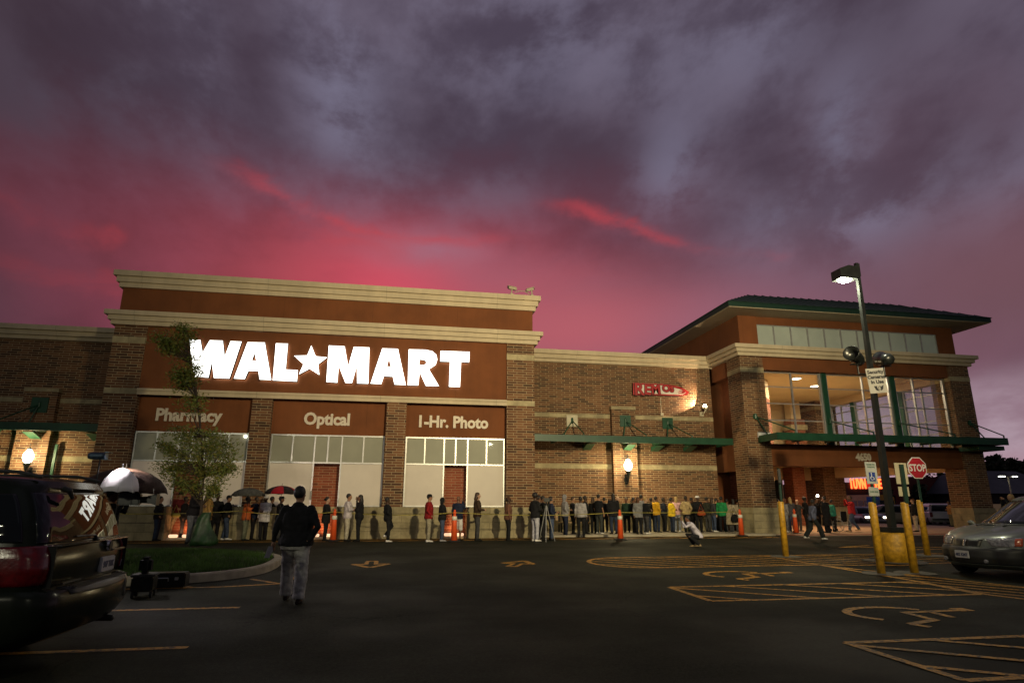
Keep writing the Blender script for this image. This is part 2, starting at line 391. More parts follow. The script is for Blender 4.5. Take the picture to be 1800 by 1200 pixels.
def ell(bm, c, r, n=12, m=8, mi=0, rot=None):
    c = Vector(c); vs = []
    top = None
    def P(a, b):
        p = Vector((r[0] * math.cos(a) * math.sin(b), r[1] * math.sin(a) * math.sin(b), r[2] * math.cos(b)))
        if rot: p = rot @ p
        return c + p
    t = bm.verts.new(P(0, 0)); bt = bm.verts.new(P(0, PI))
    rg = [[bm.verts.new(P(2 * PI * j / n, PI * i / m)) for j in range(n)] for i in range(1, m)]
    for j in range(n):
        f = bm.faces.new((t, rg[0][j], rg[0][(j + 1) % n])); f.material_index = mi
        f = bm.faces.new((bt, rg[-1][(j + 1) % n], rg[-1][j])); f.material_index = mi
        for a, b in zip(rg, rg[1:]):
            f = bm.faces.new((a[j], b[j], b[(j + 1) % n], a[(j + 1) % n])); f.material_index = mi
def text_obj(name, s, size, mat_, loc, rot, parent=None, extrude=.01, bold=0., ax='LEFT', sx=1.):
    cu = bpy.data.curves.new(name, 'FONT'); cu.body = s; cu.size = size; cu.extrude = extrude; cu.offset = bold; cu.align_x = ax
    cu.resolution_u = 3
    o = bpy.data.objects.new(name, cu); COL.objects.link(o)
    dg = bpy.context.evaluated_depsgraph_get(); me = bpy.data.meshes.new_from_object(o.evaluated_get(dg))
    bpy.data.objects.remove(o); bpy.data.curves.remove(cu)
    me.name = name; me.materials.clear(); me.materials.append(mat_)
    o = bpy.data.objects.new(name, me); COL.objects.link(o); o.location = loc; o.rotation_euler = rot; o.scale = (sx, 1, 1)
    if parent is not None: o.parent = parent
    return o
def lamp(name, kind, loc, energy, color=(1, .8, .55), size=.1, rot=None, parent=None, spot=None, blend=.5):
    l = bpy.data.lights.new(name, kind); l.energy = energy; l.color = color
    if kind == 'AREA': l.shape = 'DISK'; l.size = size
    else: l.shadow_soft_size = size
    if kind == 'SPOT': l.spot_size = R(spot); l.spot_blend = blend
    o = bpy.data.objects.new(name, l); COL.objects.link(o); o.location = loc
    if rot: o.rotation_euler = rot
    if parent is not None: o.parent = parent
    return o
def aim(o, tgt, loc=None):
    d = Vector(tgt) - (Vector(loc) if loc else o.location); o.rotation_euler = d.to_track_quat('-Z', 'Y').to_euler()

# ================================================================ GROUND
bm = BM(); ys = [-90, -30, 0, 6, 24, 32, 65, 120, 250, 900]; xs = [-500, -120, -40, -20, 0, 20, 40, 70, 120, 250, 700]
V = [[bm.verts.new((x, y, gz(y))) for x in xs] for y in ys]
for a, b in zip(V, V[1:]):
    for j in range(len(xs) - 1): bm.faces.new((a[j], a[j + 1], b[j + 1], b[j]))
tag(finish('parking_lot', bm, M_ASPH), kind='structure')

def gq(bm, p0, p1, w, dz=.006, mi=0):
    """painted strip on the ground between two (x,y) points"""
    a, b = Vector(p0), Vector(p1); d = (b - a); L = d.length
    if L < .02: return
    n = Vector((-d.y, d.x)) / L * (w / 2); k = max(1, int(L / 2))
    prev = None
    for i in range(k + 1):
        c = a + d * i / k
        q = [bm.verts.new((c.x + s * n.x, c.y + s * n.y, gz(c.y + s * n.y) + dz)) for s in (-1, 1)]
        if prev: f = bm.faces.new((prev[0], q[0], q[1], prev[1])); f.material_index = mi
        prev = q
def inside(p, poly):
    r = False; n = len(poly)
    for i in range(n):
        (x1, y1), (x2, y2) = poly[i], poly[(i + 1) % n]
        if (y1 > p[1]) != (y2 > p[1]) and p[0] < (x2 - x1) * (p[1] - y1) / (y2 - y1) + x1: r = not r
    return r
def hatch(bm, poly, dirv, gap, w, border=True, bw=.11, dz=.006):
    if border:
        for i in range(len(poly)): gq(bm, poly[i], poly[(i + 1) % len(poly)], bw, dz)
    d = Vector(dirv).normalized(); n = Vector((-d.y, d.x))
    ss = [n.dot(Vector(p)) for p in poly]; ts = [d.dot(Vector(p)) for p in poly]
    s = min(ss) + gap * .6
    while s < max(ss):
        t0 = None; t = min(ts)
        while t < max(ts) + .1:
            p = n * s + d * t; q = inside(p, poly)
            if q and t0 is None: t0 = t
            if not q and t0 is not None:
                gq(bm, n * s + d * t0, n * s + d * t, w, dz + .0015); t0 = None
            t += .05
        s += gap
def paint(name, build):
    bm = BM(); build(bm); return tag(finish(name, bm, M_LINE), kind='structure')

paint('parking_stall_line', lambda bm: gq(bm, (-2.16, 8.0), (-8.2, 8.0), .11))
paint('parking_stall_line', lambda bm: gq(bm, (-2.18, 10.5), (-8.2, 10.5), .11))
HD = (2.0, -1.45)
paint('hatched_access_aisle', lambda bm: hatch(bm, [(5.1, 11.55), (5.12, 10.0), (10.2, 9.97), (10.4, 11.55)], HD, .72, .10))
paint('hatched_access_aisle', lambda bm: hatch(bm, [(5.27, 7.06), (5.3, 5.5), (11.0, 5.5), (11.0, 7.0)], HD, .72, .10))
ov = [(10.4, 14.6)] + [(6.1 + 1.2 * math.cos(a), 15.75 + 1.2 * math.sin(a)) for a in [R(x) for x in range(270, 89, -15)]] + [(10.4, 16.95)]
paint('hatched_walkway', lambda bm: hatch(bm, ov, HD, .52, .09))
paint('hatched_walkway', lambda bm: hatch(bm, [(10.4, 14.6), (10.4, 16.95), (17.5, 16.95), (17.5, 14.5), (13.6, 14.5), (12.4, 14.2)], HD, .52, .09, True))
paint('hatched_walkway', lambda bm: hatch(bm, [(10.4, 14.5), (12.0, 10.1), (13.2, 6.8), (11.5, 6.7), (10.3, 9.9), (10.45, 11.6)], (1.3, -1.9), .42, .09))
def isa(bm, x0, y0, s=1.8, flip=1):
    def P(a, b): return (x0 + b * s, y0 - a * s * .78 * flip)
    arc = [(-.02 + .40 * math.cos(R(t)), .30 + .40 * math.sin(R(t))) for t in range(115, 331, 18)]
    for p, q in zip(arc, arc[1:]): gq(bm, P(*p), P(*q), .13)
    for p, q in (((-.10, 1.0), (-.06, .40)), ((-.08, .68), (.26, .66)), ((-.06, .42), (.34, .42)), ((.34, .44), (.50, .08)), ((.50, .08), (.66, .15))): gq(bm, P(*p), P(*q), .12, .0075)
    gq(bm, P(-.12, .98), P(-.12, 1.12), .24, .009)
paint('painted_wheelchair_symbol', lambda bm: isa(bm, 6.85, 13.1, 1.7))
paint('painted_wheelchair_symbol', lambda bm: isa(bm, 6.75, 8.55, 1.7))
def arrow(bm, x, y, ang, s=1.):
    c, sn = math.cos(ang), math.sin(ang)
    def P(a, b): return (x + (a * c - b * sn) * s, y + (a * sn + b * c) * s)
    gq(bm, P(-.14, .1), P(-.14, 1.0), .10); gq(bm, P(.14, .1), P(.14, 1.0), .10); gq(bm, P(-.18, 1.0), P(.18, 1.0), .14, .008)
    for sg in (-1, 1): gq(bm, P(sg * .52, .18), P(0, -.75), .16, .008); gq(bm, P(sg * .54, .16), P(sg * .12, .16), .13, .009)
paint('painted_lane_arrow', lambda bm: arrow(bm, -.47, 16.0, 0, .8))
paint('painted_lane_arrow', lambda bm: arrow(bm, 3.11, 15.9, R(155), .75))
paint('island_edge_line', lambda bm: (gq(bm, (-8, 12.55), (-3.0, 12.72), .1), gq(bm, (-3.0, 12.72), (-2.0, 13.0), .1), gq(bm, (-2.0, 13.0), (-1.85, 14.2), .12), gq(bm, (-3.5, 12.75), (-4.1, 13.15), .1), gq(bm, (-2.05, 13.0), (-2.7, 13.75), .1)))
paint('fire_lane_hatching', lambda bm: hatch(bm, [(-12, 23.35), (15.4, 23.9), (15.4, 25.1), (5.7, 24.82), (-12, 24.82)], (1.6, 1.), .62, .13))
paint('lane_marking', lambda bm: (gq(bm, (14.6, 19.3), (18.3, 18.9), .16), gq(bm, (16.2, 18.2), (22, 18.6), .14), gq(bm, (14.6, 19.3), (16.2, 19.9), .14), gq(bm, (17.5, 16.95), (22, 17.1), .1)))
M_FOOT = mat('stained_concrete_footing', (.10, .095, .075), .9, nz=(4, .35), bump=(60, .3))
for x, y, r in ((10.86, 16.6, .42), (10.66, 12.8, .42), (11.5, 12.8, .42), (15.24, 16.4, .5), (13.0, 15.03, .75)):
    bm = BM(); n = 20
    bm.faces.new([bm.verts.new((x + r * (1 + .12 * math.sin(3 * a + x)) * math.cos(a), y + r * math.sin(a), gz(y + r * math.sin(a)) + .013)) for a in [2 * PI * i / n for i in range(n)]])
    tag(finish('concrete_footing', bm, M_FOOT), kind='structure')

# pavement by the store, with a brick-red tactile strip
bm = BM(); box(bm, 5.6, 16.2, 25.35, 29.4, .2, .345, bev=.01); tag(finish('sidewalk', bm, M_CONC), kind='structure')
M_WARMC = mat('buff_concrete', (.50, .36, .24), .85, nz=(1.6, .15), bump=(60, .2))
bm = BM(); box(bm, 15.3, 34, 25.9, 40, .1, .30); tag(finish('sidewalk', bm, M_WARMC), kind='structure')
M_TACT = mat('red_tactile_paving', (.36, .10, .05), .8, nz=(9, .2))
bm = BM(); box(bm, 17.1, 34, 25.35, 25.9, .1, .291); tag(finish('tactile_kerb_strip', bm, M_TACT), kind='structure')
bm = BM(); box(bm, 17.1, 34, 24.95, 25.35, .1, .284); tag(finish('kerb', bm, M_CONC), kind='structure')

# planted island in front of the store
def isl(off):
    cx, cy, a, b_ = -6.0, 15.75, 3.45 - off, 2.75 - off; o = []
    for i in range(48):
        t = 2 * PI * i / 48; ct, st = math.cos(t), math.sin(t); e = .72
        o.append((cx + a * math.copysign(abs(ct) ** e, ct), cy + b_ * math.copysign(abs(st) ** e, st)))
    return o
bm = BM()
O, I = isl(0), isl(.17)
loft(bm, [[(x, y, gz(y) - .02) for x, y in O], [(x, y, gz(y) + .13) for x, y in O], [(x * .998 + 0, y, gz(y) + .155) for x, y in isl(.02)], [(x, y, gz(y) + .155) for x, y in I], [(x, y, gz(y) + .02) for x, y in I]], caps=False)
tag(finish('island_kerb', bm, M_CONC), kind='structure')
M_SOIL = mat('turf_soil', (.03, .04, .012), .95, nz=(6, .4), bump=(20, .6))
bm = BM(); r1 = [(x, y, gz(y) + .13) for x, y in I]; r2 = [(-6 + (x + 6) * .6, 15.75 + (y - 15.75) * .6, gz(y) + .26) for x, y in I]; r3 = [(-6 + (x + 6) * .1, 15.75 + (y - 15.75) * .1, gz(15.75) + .30) for x, y in I]
loft(bm, [r1, r2, r3]); tag(finish('island_mound', bm, M_SOIL, smooth=True), kind='structure')
M_GRASS = mat('grass_blades', (.055, .115, .018), .8, nz=(1.2, .45))
bm = BM(); rg = random.Random(3)
for i in range(26000):
    t = rg.random() * 2 * PI; q = math.sqrt(rg.random()); e = .72; ct, st = math.cos(t), math.sin(t)
    x = -6 + 3.25 * q * math.copysign(abs(ct) ** e, ct); y = 15.75 + 2.55 * q * math.copysign(abs(st) ** e, st)
    if x < -8.2: continue
    z = gz(y) + .13 + .15 * max(0, min(1, (1 - q) * 2.4)) - .01
    h = rg.uniform(.05, .11) * (1.25 if q > .93 else 1); a = rg.random() * PI; w = .008; l = rg.uniform(-.05, .05); l2 = rg.uniform(-.05, .05)
    dx, dy = math.cos(a) * w, math.sin(a) * w
    bm.faces.new([bm.verts.new(p) for p in ((x - dx, y - dy, z), (x + dx, y + dy, z), (x + l, y + l2, z + h))])
tag(finish('lawn_grass', bm, M_GRASS), 'short green grass covering the kerbed island', None, kind='stuff')

# ================================================================ STORE BUILDING
ST = thing('store_building', 'long brown brick store with terracotta sign wall, cream cornices and a hip-roofed entrance tower', 'building', (-2.5, 25, .27))
INV = Matrix.Translation((2.5, -25, -.27))
def part(name, bm, mats, parent=None, smooth=False, label=None):
    """a part of the store, built in world coordinates"""
    p = parent or ST
    o = finish(name, bm, mats, None, smooth); o.parent = p
    o.matrix_parent_inverse = Matrix.Translation(-Vector(p.location)) if p is ST else Matrix.Identity(4)
    if label: o['label'] = label
    return o
def pbox(name, m_, *a, parent=None, bev=0., label=None):
    bm = BM(); box(bm, *a, bev=bev); return part(name, bm, m_, parent, label=label)
def cornice(x0, x1, y0, y1, z0, steps, l=1, r=1, b=0):
    bm = BM()
    for off, h in steps:
        box(bm, x0 - off * l, x1 + off * r, y0 - off, y1 + off * b, z0, z0 + h, bev=.012); z0 += h
    return part('cornice', bm, M_CORN)
G = .18
# ---- main block: brick piers
def pier(x0, x1, y0, y1, ztop, bands, base=True):
    bm = BM(); box(bm, x0, x1, y0, y1, 1.44 if base else .25, ztop)
    o = part('brick_pier', bm, M_BRICK)
    for z0, z1 in bands:
        bm = BM(); box(bm, x0 - .012, x1 + .012, y0 - .014, y1, z0, z1); b = finish('stone_band', bm, M_BAND); b.parent = o
    if base:
        bm = BM(); box(bm, x0 - .02, x1 + .02, y0 - .03, y1, G, 1.21); box(bm, x0 - .04, x1 + .04, y0 - .055, y1, 1.21, 1.44)
        b = finish('stone_base', bm, M_BLOCK); b.parent = o
    return o
pier(-10.74, -9.60, 25.0, 26.2, 8.10, [(7.42, 7.66), (5.48, 5.69)])
pier(4.37, 5.54, 25.0, 29.3, 8.10, [(7.42, 7.66), (5.48, 5.69)])
pier(-5.52, -4.80, 25.0, 25.7, 5.46, [])
pier(-.46, .32, 25.0, 25.7, 5.46, [])
# west flank of the block
pbox('side_wall', M_BRICK, -10.735, -10.3, 26.2, 29.2, G, 8.1)
# ---- sign wall and upper wall
pbox('sign_wall', M_STUC, -9.60, 4.37, 25.06, 26.2, 5.69, 8.10)
pbox('upper_wall', M_STUC, -10.72, 5.50, 25.10, 40, 8.62, 9.62)
pbox('block_core', M_STUC, -10.3, 5.45, 26.2, 40, 1.5, 8.62)
cornice(-10.74, 5.54, 25.0, 32, 8.10, ((.13, .16), (.22, .18), (.33, .18)))
cornice(-10.72, 5.50, 25.1, 40, 9.62, ((.12, .19), (.21, .22), (.31, .22)))
bm = BM(); box(bm, -9.60, 4.37, 24.93, 25.05, 5.46, 5.60); box(bm, -9.60, 4.37, 24.88, 25.05, 5.60, 5.69); part('sign_sill', bm, M_CORN)
# ---- three bays: fascia panel, window wall, stone base, brick niche
BAYS = ((-9.60, -5.52), (-4.80, -.46), (.32, 4.37))
NICHE_LIGHTS = []
for bi, (x0, x1) in enumerate(BAYS):
    w = x1 - x0
    pbox('fascia_panel', M_STUC, x0, x1, 25.32, 25.6, 4.15, 5.46)
    win = thing('window', None, None); win.parent = ST; win.matrix_parent_inverse = Matrix.Translation(-ST.location)
    Y = 25.38; fr = BM(); zb, zt, zm = 1.44, 4.15, 3.08; T_ = .028
    fx = [x0 + w * f for f in (0.012, .195, .385, .50, .62, .81, .988)]
    for z in (zt - .03, zm): box(fr, fx[0] - T_, fx[-1] + T_, Y - .07, Y + .03, z - T_, z + T_)
    for i, x in enumerate(fx):
        lo = zb if i in (0, 2, 4, 6) else zm + T_
        box(fr, x - T_, x + T_, Y - .068, Y + .028, lo, zm - T_) if lo == zb else None
        box(fr, x - T_, x + T_, Y - .068, Y + .028, zm + T_, zt - .03 - T_)
    for a, b_ in ((0, 2), (4, 6)): box(fr, fx[a] + T_, fx[b_] - T_, Y - .066, Y + .026, zb, zb + .05)
    f = finish('window_frame', fr, M_ALU); f.parent = win
    gl = BM()
    for a, b_ in zip(fx, fx[1:]): box(gl, a + T_ - .01, b_ - T_ + .01, Y - .02, Y + .01, zm + .02, zt - .05)
    f = finish('transom_glass', gl, M_TOPPANE); f.parent = win
    for a, b_ in ((0, 2), (4, 6)):
        gl = BM(); box(gl, fx[a] + T_ - .01, fx[b_] - T_ + .01, Y - .02, Y + .01, zb + .03, zm - .02)
        f = finish('white_glass', gl, M_PANEL); f.parent = win
    # stone base either side of the niche
    n0, n1 = fx[2], fx[4]
    for a, b_ in ((x0, n0), (n1, x1)):
        bm = BM(); box(bm, a, b_, 24.99, 25.9, G, 1.20); box(bm, a, b_, 24.95, 25.9, 1.20, 1.43); part('stone_base', bm, M_BLOCK)
    bm = BM(); box(bm, n0 - .3, n1 + .3, 25.75, 26.1, 1.44, 3.4); part('niche_wall', bm, M_RED)
    bm = BM(); box(bm, n0 - .3, n1 + .3, 25.70, 26.1, 1.20, 1.44); part('niche_band', bm, M_BAND)
    bm = BM(); box(bm, n0 - .3, n1 + .3, 25.74, 26.1, G, 1.20); part('niche_base', bm, M_RED)
    bm = BM(); box(bm, n0, n1, 25.0, 25.74, .19, .31); part('niche_step', bm, M_WARMC)
    NICHE_LIGHTS.append(((n0 + n1) / 2, n0, n1))
# ---- recessed walls left and centre
def wallrun(x0, x1, pil, wall_label=None):
    bm = BM(); box(bm, x0, x1, 29.2, 29.6, 1.44, 8.36); o = part('brick_wall', bm, M_BRICK)
    for za, zb in ((5.64, 5.84), (3.20, 3.42)):
        bm = BM(); box(bm, x0, x1, 29.184, 29.3, za, zb); b = finish('stone_band', bm, M_BAND); b.parent = o
    bm = BM(); box(bm, x0, x1, 29.16, 29.5, G, 1.21); box(bm, x0, x1, 29.13, 29.5, 1.21, 1.44); b = finish('stone_base', bm, M_BLOCK); b.parent = o
    for a, b_ in pil:
        bm = BM(); box(bm, a, b_, 28.9, 29.15, 1.46, 6.06); p = part('pilaster', bm, M_BRICK)
        bm = BM(); box(bm, a - .02, b_ + .02, 28.87, 29.19, 6.06, 6.21); q = finish('stone_cap', bm, M_BAND); q.parent = p
        bm = BM(); box(bm, a - .02, b_ + .02, 28.86, 29.12, G, 1.46); q = finish('stone_base', bm, M_BLOCK); q.parent = p
wallrun(5.54, 15.78, [(10.27, 11.49)])
wallrun(-34, -10.74, [(-15.42, -14.15), (-24.5, -23.2)])
cornice(5.54, 15.9, 29.2, 40, 8.36, ((.13, .16), (.26, .20), (.40, .22)), 0, 0)
cornice(-34, -10.8, 29.2, 40, 8.36, ((.13, .16), (.26, .20), (.40, .22)), 0, 0)
pbox('rear_bulk', M_STUC, -34, 17.0, 30.2, 60, G, 8.3)

# ---- green steel canopies
def canopy(x0, x1, y0, y1, z0=4.31, z1=4.62, rods=(), wally=29.2, plate_m=None, big=True):
    bm = BM(); box(bm, x0, x1, y0, y0 + .09, z0, z1, bev=.008)
    box(bm, x0, x0 + .08, y0 + .09, y1, z0 + .02, z1 - .01); box(bm, x1 - .08, x1, y0 + .09, y1, z0 + .02, z1 - .01)
    box(bm, x0 + .08, x1 - .08, y0 + .09, y1, z1 - .12, z1 - .05)
    n = max(2, int((x1 - x0) / 1.7))
    for i in range(1, n): x = x0 + (x1 - x0) * i / n; box(bm, x - .04, x + .04, y0 + .09, y1, z0 + .05, z1 - .12)
    o = part('canopy', bm, M_GREEN)
    return o
cc = canopy(5.56, 15.86, 27.5, 29.12); cl = canopy(-34, -10.8, 27.5, 29.12)
def rod(par, pl, ends, size=.28, py=None, pm=None):
    """wall plate with two tie rods down to the canopy edge"""
    x, y, z = pl
    bm = BM(); box(bm, x - size, x + size, y - .05, y - .002, z - size, z + size, bev=.01)
    o = finish('tie_plate', bm, pm or M_GREEN); o.parent = par
    bm = BM()
    for e in ends: tube(bm, [(x, y - .06, z), e], .028, 8); 
    tube(bm, [(x, y - .05, z - .09), (x, y - .05, z + .09)], .06, 8)
    for e in ends: tube(bm, [e, (e[0], e[1], e[2] - .14)], .032, 8)
    o = finish('tie_rod', bm, M_GREEN); o.parent = par
M_PALEP = mat('pale_primer_plate', (.55, .50, .36), .6, nz=(4, .12))
rod(cc, (8.33, 29.18, 5.48), [(7.75, 28.9, 4.66), (8.42, 27.56, 4.7)], .28, pm=M_PALEP)
rod(cc, (10.95, 28.9, 5.50), [(10.75, 28.7, 4.66), (11.45, 27.56, 4.7)], .28)
rod(cc, (13.28, 29.18, 5.48), [(13.1, 28.9, 4.66), (13.75, 27.56, 4.7)], .28)
rod(cl, (-14.75, 28.9, 5.50), [(-15.4, 27.56, 4.7), (-14.95, 28.7, 4.66)], .32)
for x, y in ((9.0, 29.1), (10.95, 28.82), (12.5, 29.1), (14.2, 29.1)):   # brackets under the canopy
    bm = BM(); prism(bm, [(y, 4.3), (y - .75, 4.3), (y, 4.08)], 'x', x - .2, x + .2); o = finish('bracket', bm, M_GREEN); o.parent = cc
for x, y in ((-14.6, 28.82), (-12.4, 29.1)):
    bm = BM(); prism(bm, [(y, 4.3), (y - .75, 4.3), (y, 4.08)], 'x', x - .2, x + .2); o = finish('bracket', bm, M_GREEN); o.parent = cl
pbox('downpipe', M_GREEN, -13.95, -13.85, 29.0, 29.1, .3, 3.9)

# ---- entrance tower
TX0, TX1, TY0, TY1 = 15.81, 28.5, 26.3, 38.4
tb = [(7.64, 7.86)]
pier(TX0, 17.0, TY0, 27.5, 8.41, tb); pier(27.32, TX1, TY0, 27.5, 8.41, tb)
pier(27.0, TX1, 36.4, TY1, 8.41, tb)
cornice(TX0, TX1, TY0, TY1, 8.41, ((.14, .16), (.26, .17), (.38, .19)), b=1)
pbox('head_beam', M_STUC, 17.0, 27.32, 26.38, 26.9, 7.80, 8.41)
pbox('side_beam', M_STUC, 15.9, 16.25, 27.5, 29.2, 7.64, 8.41)
pbox('side_beam', M_CREAM, 27.9, 28.4, 27.5, 36.4, 7.80, 8.41)
pbox('side_wall', M_STUC, 16.2, 16.5, 27.5, 30.2, 3.12, 8.40)
pbox('sign_beam', M_STUC, 17.0, 27.32, 26.4, 26.9, 3.30, 4.30)
pbox('side_beam', M_CREAM, 27.85, 28.38, 27.5, 36.4, 3.22, 4.30)
pbox('soffit', M_CREAM, 16.5, 27.84, 26.9, 38.3, 3.9, 4.28)
pbox('back_beam', M_CREAM, 16.6, 27.0, 37.6, 38.3, 3.12, 3.89)
pbox('back_wall', M_CREAM, 16.6, 27.0, 38.0, 38.3, 4.28, 8.40)
pbox('ceiling', M_CREAM, 16.5, 27.89, 26.92, 38.0, 8.20, 8.38)
bm = BM(); prism(bm, [(16.95, 27.6), (20.0, 30.65), (20.0, 32), (17.0, 32)], 'z', 4.28, 7.15); part('splayed_wall', bm, M_RED)
bm = BM(); prism(bm, [(16.95, 27.6), (20.0, 30.65), (20.0, 32), (17.0, 32)], 'z', 7.15, 8.2); part('splayed_wall_head', bm, M_CREAM)
bm = BM(); prism(bm, [(16.95, 27.7), (19.6, 30.35), (19.6, 32), (17.0, 32)], 'z', .2, 3.9); part('splayed_wall', bm, M_RED)
bm = BM(); prism(bm, [(16.93, 27.66), (19.64, 30.37), (19.66, 30.40), (17.0, 27.8)], 'z', 2.75, 2.98); part('stone_band', bm, M_BAND)
bm = BM(); box(bm, 25.35, 26.35, 36.7, 37.5, 4.3, 6.3); box(bm, 25.35, 26.35, 36.7, 37.5, 6.62, 7.0); part('inner_column', bm, M_RED)
pbox('inner_column_band', M_BAND, 25.25, 26.45, 36.6, 37.6, 6.3, 6.62)
pbox('inner_column_head', M_CREAM, 25.5, 26.2, 36.85, 37.5, 7.0, 8.2)
pbox('inner_column', M_RED, 24.9, 25.75, 36.5, 37.5, .3, 3.88)
# dark glazed entrance at the back and left
M_DGLASS = mat('dark_entrance_glass', (.01, .014, .012), .08, nz=(.6, .3))
ent = thing('entrance_doors', None, None); ent.parent = ST; ent.matrix_parent_inverse = Matrix.Translation(-ST.location)
for q, m_ in (('door_glass', M_DGLASS), ('door_frame', M_ALU)):
    bm = BM()
    if q == 'door_glass': box(bm, 21.0, 24.9, 37.7, 37.74, .3, 3.12)
    else:
        for x in (21.0, 22.3, 23.6, 24.86): box(bm, x - .03, x + .03, 37.62, 37.7, .3, 3.1)
    o = finish(q, bm, m_); o.parent = ent
M_LITW = mat('lit_shop_window', (.7, .6, .42), .4, nz=(2, .1), emit=((1., .78, .48), .55))
sw = thing('side_window', None, None); sw.parent = ST; sw.matrix_parent_inverse = Matrix.Translation(-ST.location)
bm = BM()
for k in range(3):
    a = .18 + k * .26; prism(bm, [(16.93 + a, 27.66 + a), (16.93 + a + .19, 27.66 + a + .19), (16.90 + a + .19, 27.69 + a + .19), (16.90 + a, 27.69 + a)], 'z', 1.5, 2.55)
o = finish('window_pane', bm, M_LITW); o.parent = sw
# tower upper storey (clerestory)
pbox('clerestory_wall', M_STUC, 16.0, 16.98, 26.45, 38.2, 8.9, 10.5)
pbox('clerestory_wall', M_STUC, 27.14, 28.1, 26.45, 38.2, 8.9, 10.5)
pbox('clerestory_wall', M_STUC, 16.98, 27.14, 26.50, 26.8, 10.09, 10.5)
pbox('clerestory_wall', M_STUC, 16.98, 27.14, 26.50, 26.8, 8.9, 9.04)
M_CLER = mat('frosted_clerestory_glass', (.42, .47, .42), .25, nz=(.5, .1), emit=((.42, .52, .45), .03))  # faint glow added to the panes' material, no lamp behind them
wn = thing('clerestory_window', None, None); wn.parent = ST; wn.matrix_parent_inverse = Matrix.Translation(-ST.location)
cx = [16.98 + (27.14 - 16.98) * i / 11 for i in range(12)]
fr = BM(); gl = BM()
for i, x in enumerate(cx): box(fr, x - .03, x + .03, 26.50, 26.62, 9.04, 10.09)
box(fr, 17.01, 27.11, 26.51, 26.61, 10.05, 10.088)
for a, b_ in zip(cx, cx[1:]): box(gl, a + .03, b_ - .03, 26.56, 26.6, 9.04, 10.05)
o = finish('window_frame', fr, M_ALU); o.parent = wn; o = finish('frosted_glass', gl, M_CLER); o.parent = wn
# glazing between the beams
M_GL = glass_mat('clear_glazing', (.97, .98, .98), .45)
def glaz(name, axis, c, a0, a1, z0, z1, posts, mull, rails):
    """posts: thick green steel; mull: aluminium verticals; rails: horizontals"""
    g_ = thing(name, None, None); g_.parent = ST; g_.matrix_parent_inverse = Matrix.Translation(-ST.location)
    def bx(bm, p0, p1, w, za, zb): 
        if axis == 'y': box(bm, p0, p1, c - w, c + w, za, zb)
        else: box(bm, c - w, c + w, p0, p1, za, zb)
    for p in posts:
        bm = BM(); bx(bm, p - .13, p + .13, .14, z0, z1); o = finish('steel_post', bm, M_GREEN); o.parent = g_
    bm = BM()
    for p in mull: bx(bm, p - .03, p + .03, .05, z0, z1)
    segs = [a0] + [q for p in posts for q in (p - .13, p + .13)] + [a1]
    for i in range(0, len(segs), 2):
        for z in rails: bx(bm, segs[i], segs[i + 1], .035, z - .024, z + .024)
        for p in (segs[i] + .045, segs[i + 1] - .045): bx(bm, p - .045, p + .045, .06, z0, z1)
    o = finish('window_frame', bm, M_ALU); o.parent = g_
    bm = BM(); 
    for i in range(0, len(segs), 2): bx(bm, segs[i] + .09, segs[i + 1] - .09, .004, z0 + .02, z1 - .02)
    o = finish('glass', bm, M_GL); o.parent = g_
glaz('front_window', 'y', 26.75, 17.0, 27.32, 4.30, 7.80, (20.42, 24.25), (18.7, 22.6, 25.5), (5.45, 6.25, 7.06, 7.76))
glaz('side_window_wall', 'x', 28.15, 27.5, 36.4, 4.30, 7.80, (30.4, 34.3), (29.0, 32.4, 35.4), (5.2, 5.9, 6.6, 7.3))
# wrap-round entrance canopy
tc_ = canopy(16.37, 28.40, 24.8, 26.28, 4.31, 4.64)
bm = BM(); box(bm, 27.1, 28.55, 25.2, 26.28, 4.10, 4.295); o = finish('canopy_gutter', bm, M_GREEN); o.parent = tc_
rod(tc_, (16.33, 26.3, 5.52), [(16.75, 26.1, 4.72), (17.35, 24.9, 4.76)], .10)
rod(tc_, (28.0, 26.3, 5.52), [(28.33, 25.9, 4.72), (28.3, 24.9, 4.76)], .10)
rod(tc_, (20.42, 26.6, 5.45), [(21.3, 24.9, 4.76)], .06); rod(tc_, (24.25, 26.6, 5.45), [(25.6, 24.9, 4.76)], .06)
pbox('white_junction_box', M_WHITE, 16.36, 16.98, 26.2, 26.298, 4.56, 4.79)
# roof: soffit, fascia, seamed hip with a cut top
EX0, EX1, EY0, EY1 = 14.85, 29.25, 25.2, 39.5
pbox('roof_soffit', M_SOFFIT, EX0 + .05, EX1 - .05, EY0 + .05, EY1 - .05, 10.47, 10.52)
M_ROOFF = mat('dark_green_fascia', (.008, .034, .022), .5, nz=(3, .15))
bm = BM(); box(bm, EX0, EX1, EY0, EY1, 10.50, 10.72); part('roof_fascia', bm, M_ROOFF)
bm = BM(); d = 2.8; zt = 10.74 + d * .5
loft(bm, [[(EX0 - .04, EY0 - .04, 10.722), (EX1 + .04, EY0 - .04, 10.722), (EX1 + .04, EY1 + .04, 10.722), (EX0 - .04, EY1 + .04, 10.722)],
          [(EX0 - .04, EY0 - .04, 10.74), (EX1 + .04, EY0 - .04, 10.74), (EX1 + .04, EY1 + .04, 10.74), (EX0 - .04, EY1 + .04, 10.74)],
          [(EX0 + d, EY0 + d, zt), (EX1 - d, EY0 + d, zt), (EX1 - d, EY1 - d, zt), (EX0 + d, EY1 - d, zt)]])
for i in range(1, 32):
    x = EX0 + (EX1 - EX0) * i / 32; q = min(d, x - EX0, EX1 - x)
    tube(bm, [(x, EY0, 10.76), (x, EY0 + q, 10.76 + q * .5)], .022, 5)
part('roof', bm, M_DGREEN)
for i in range(1, 26):
    pass

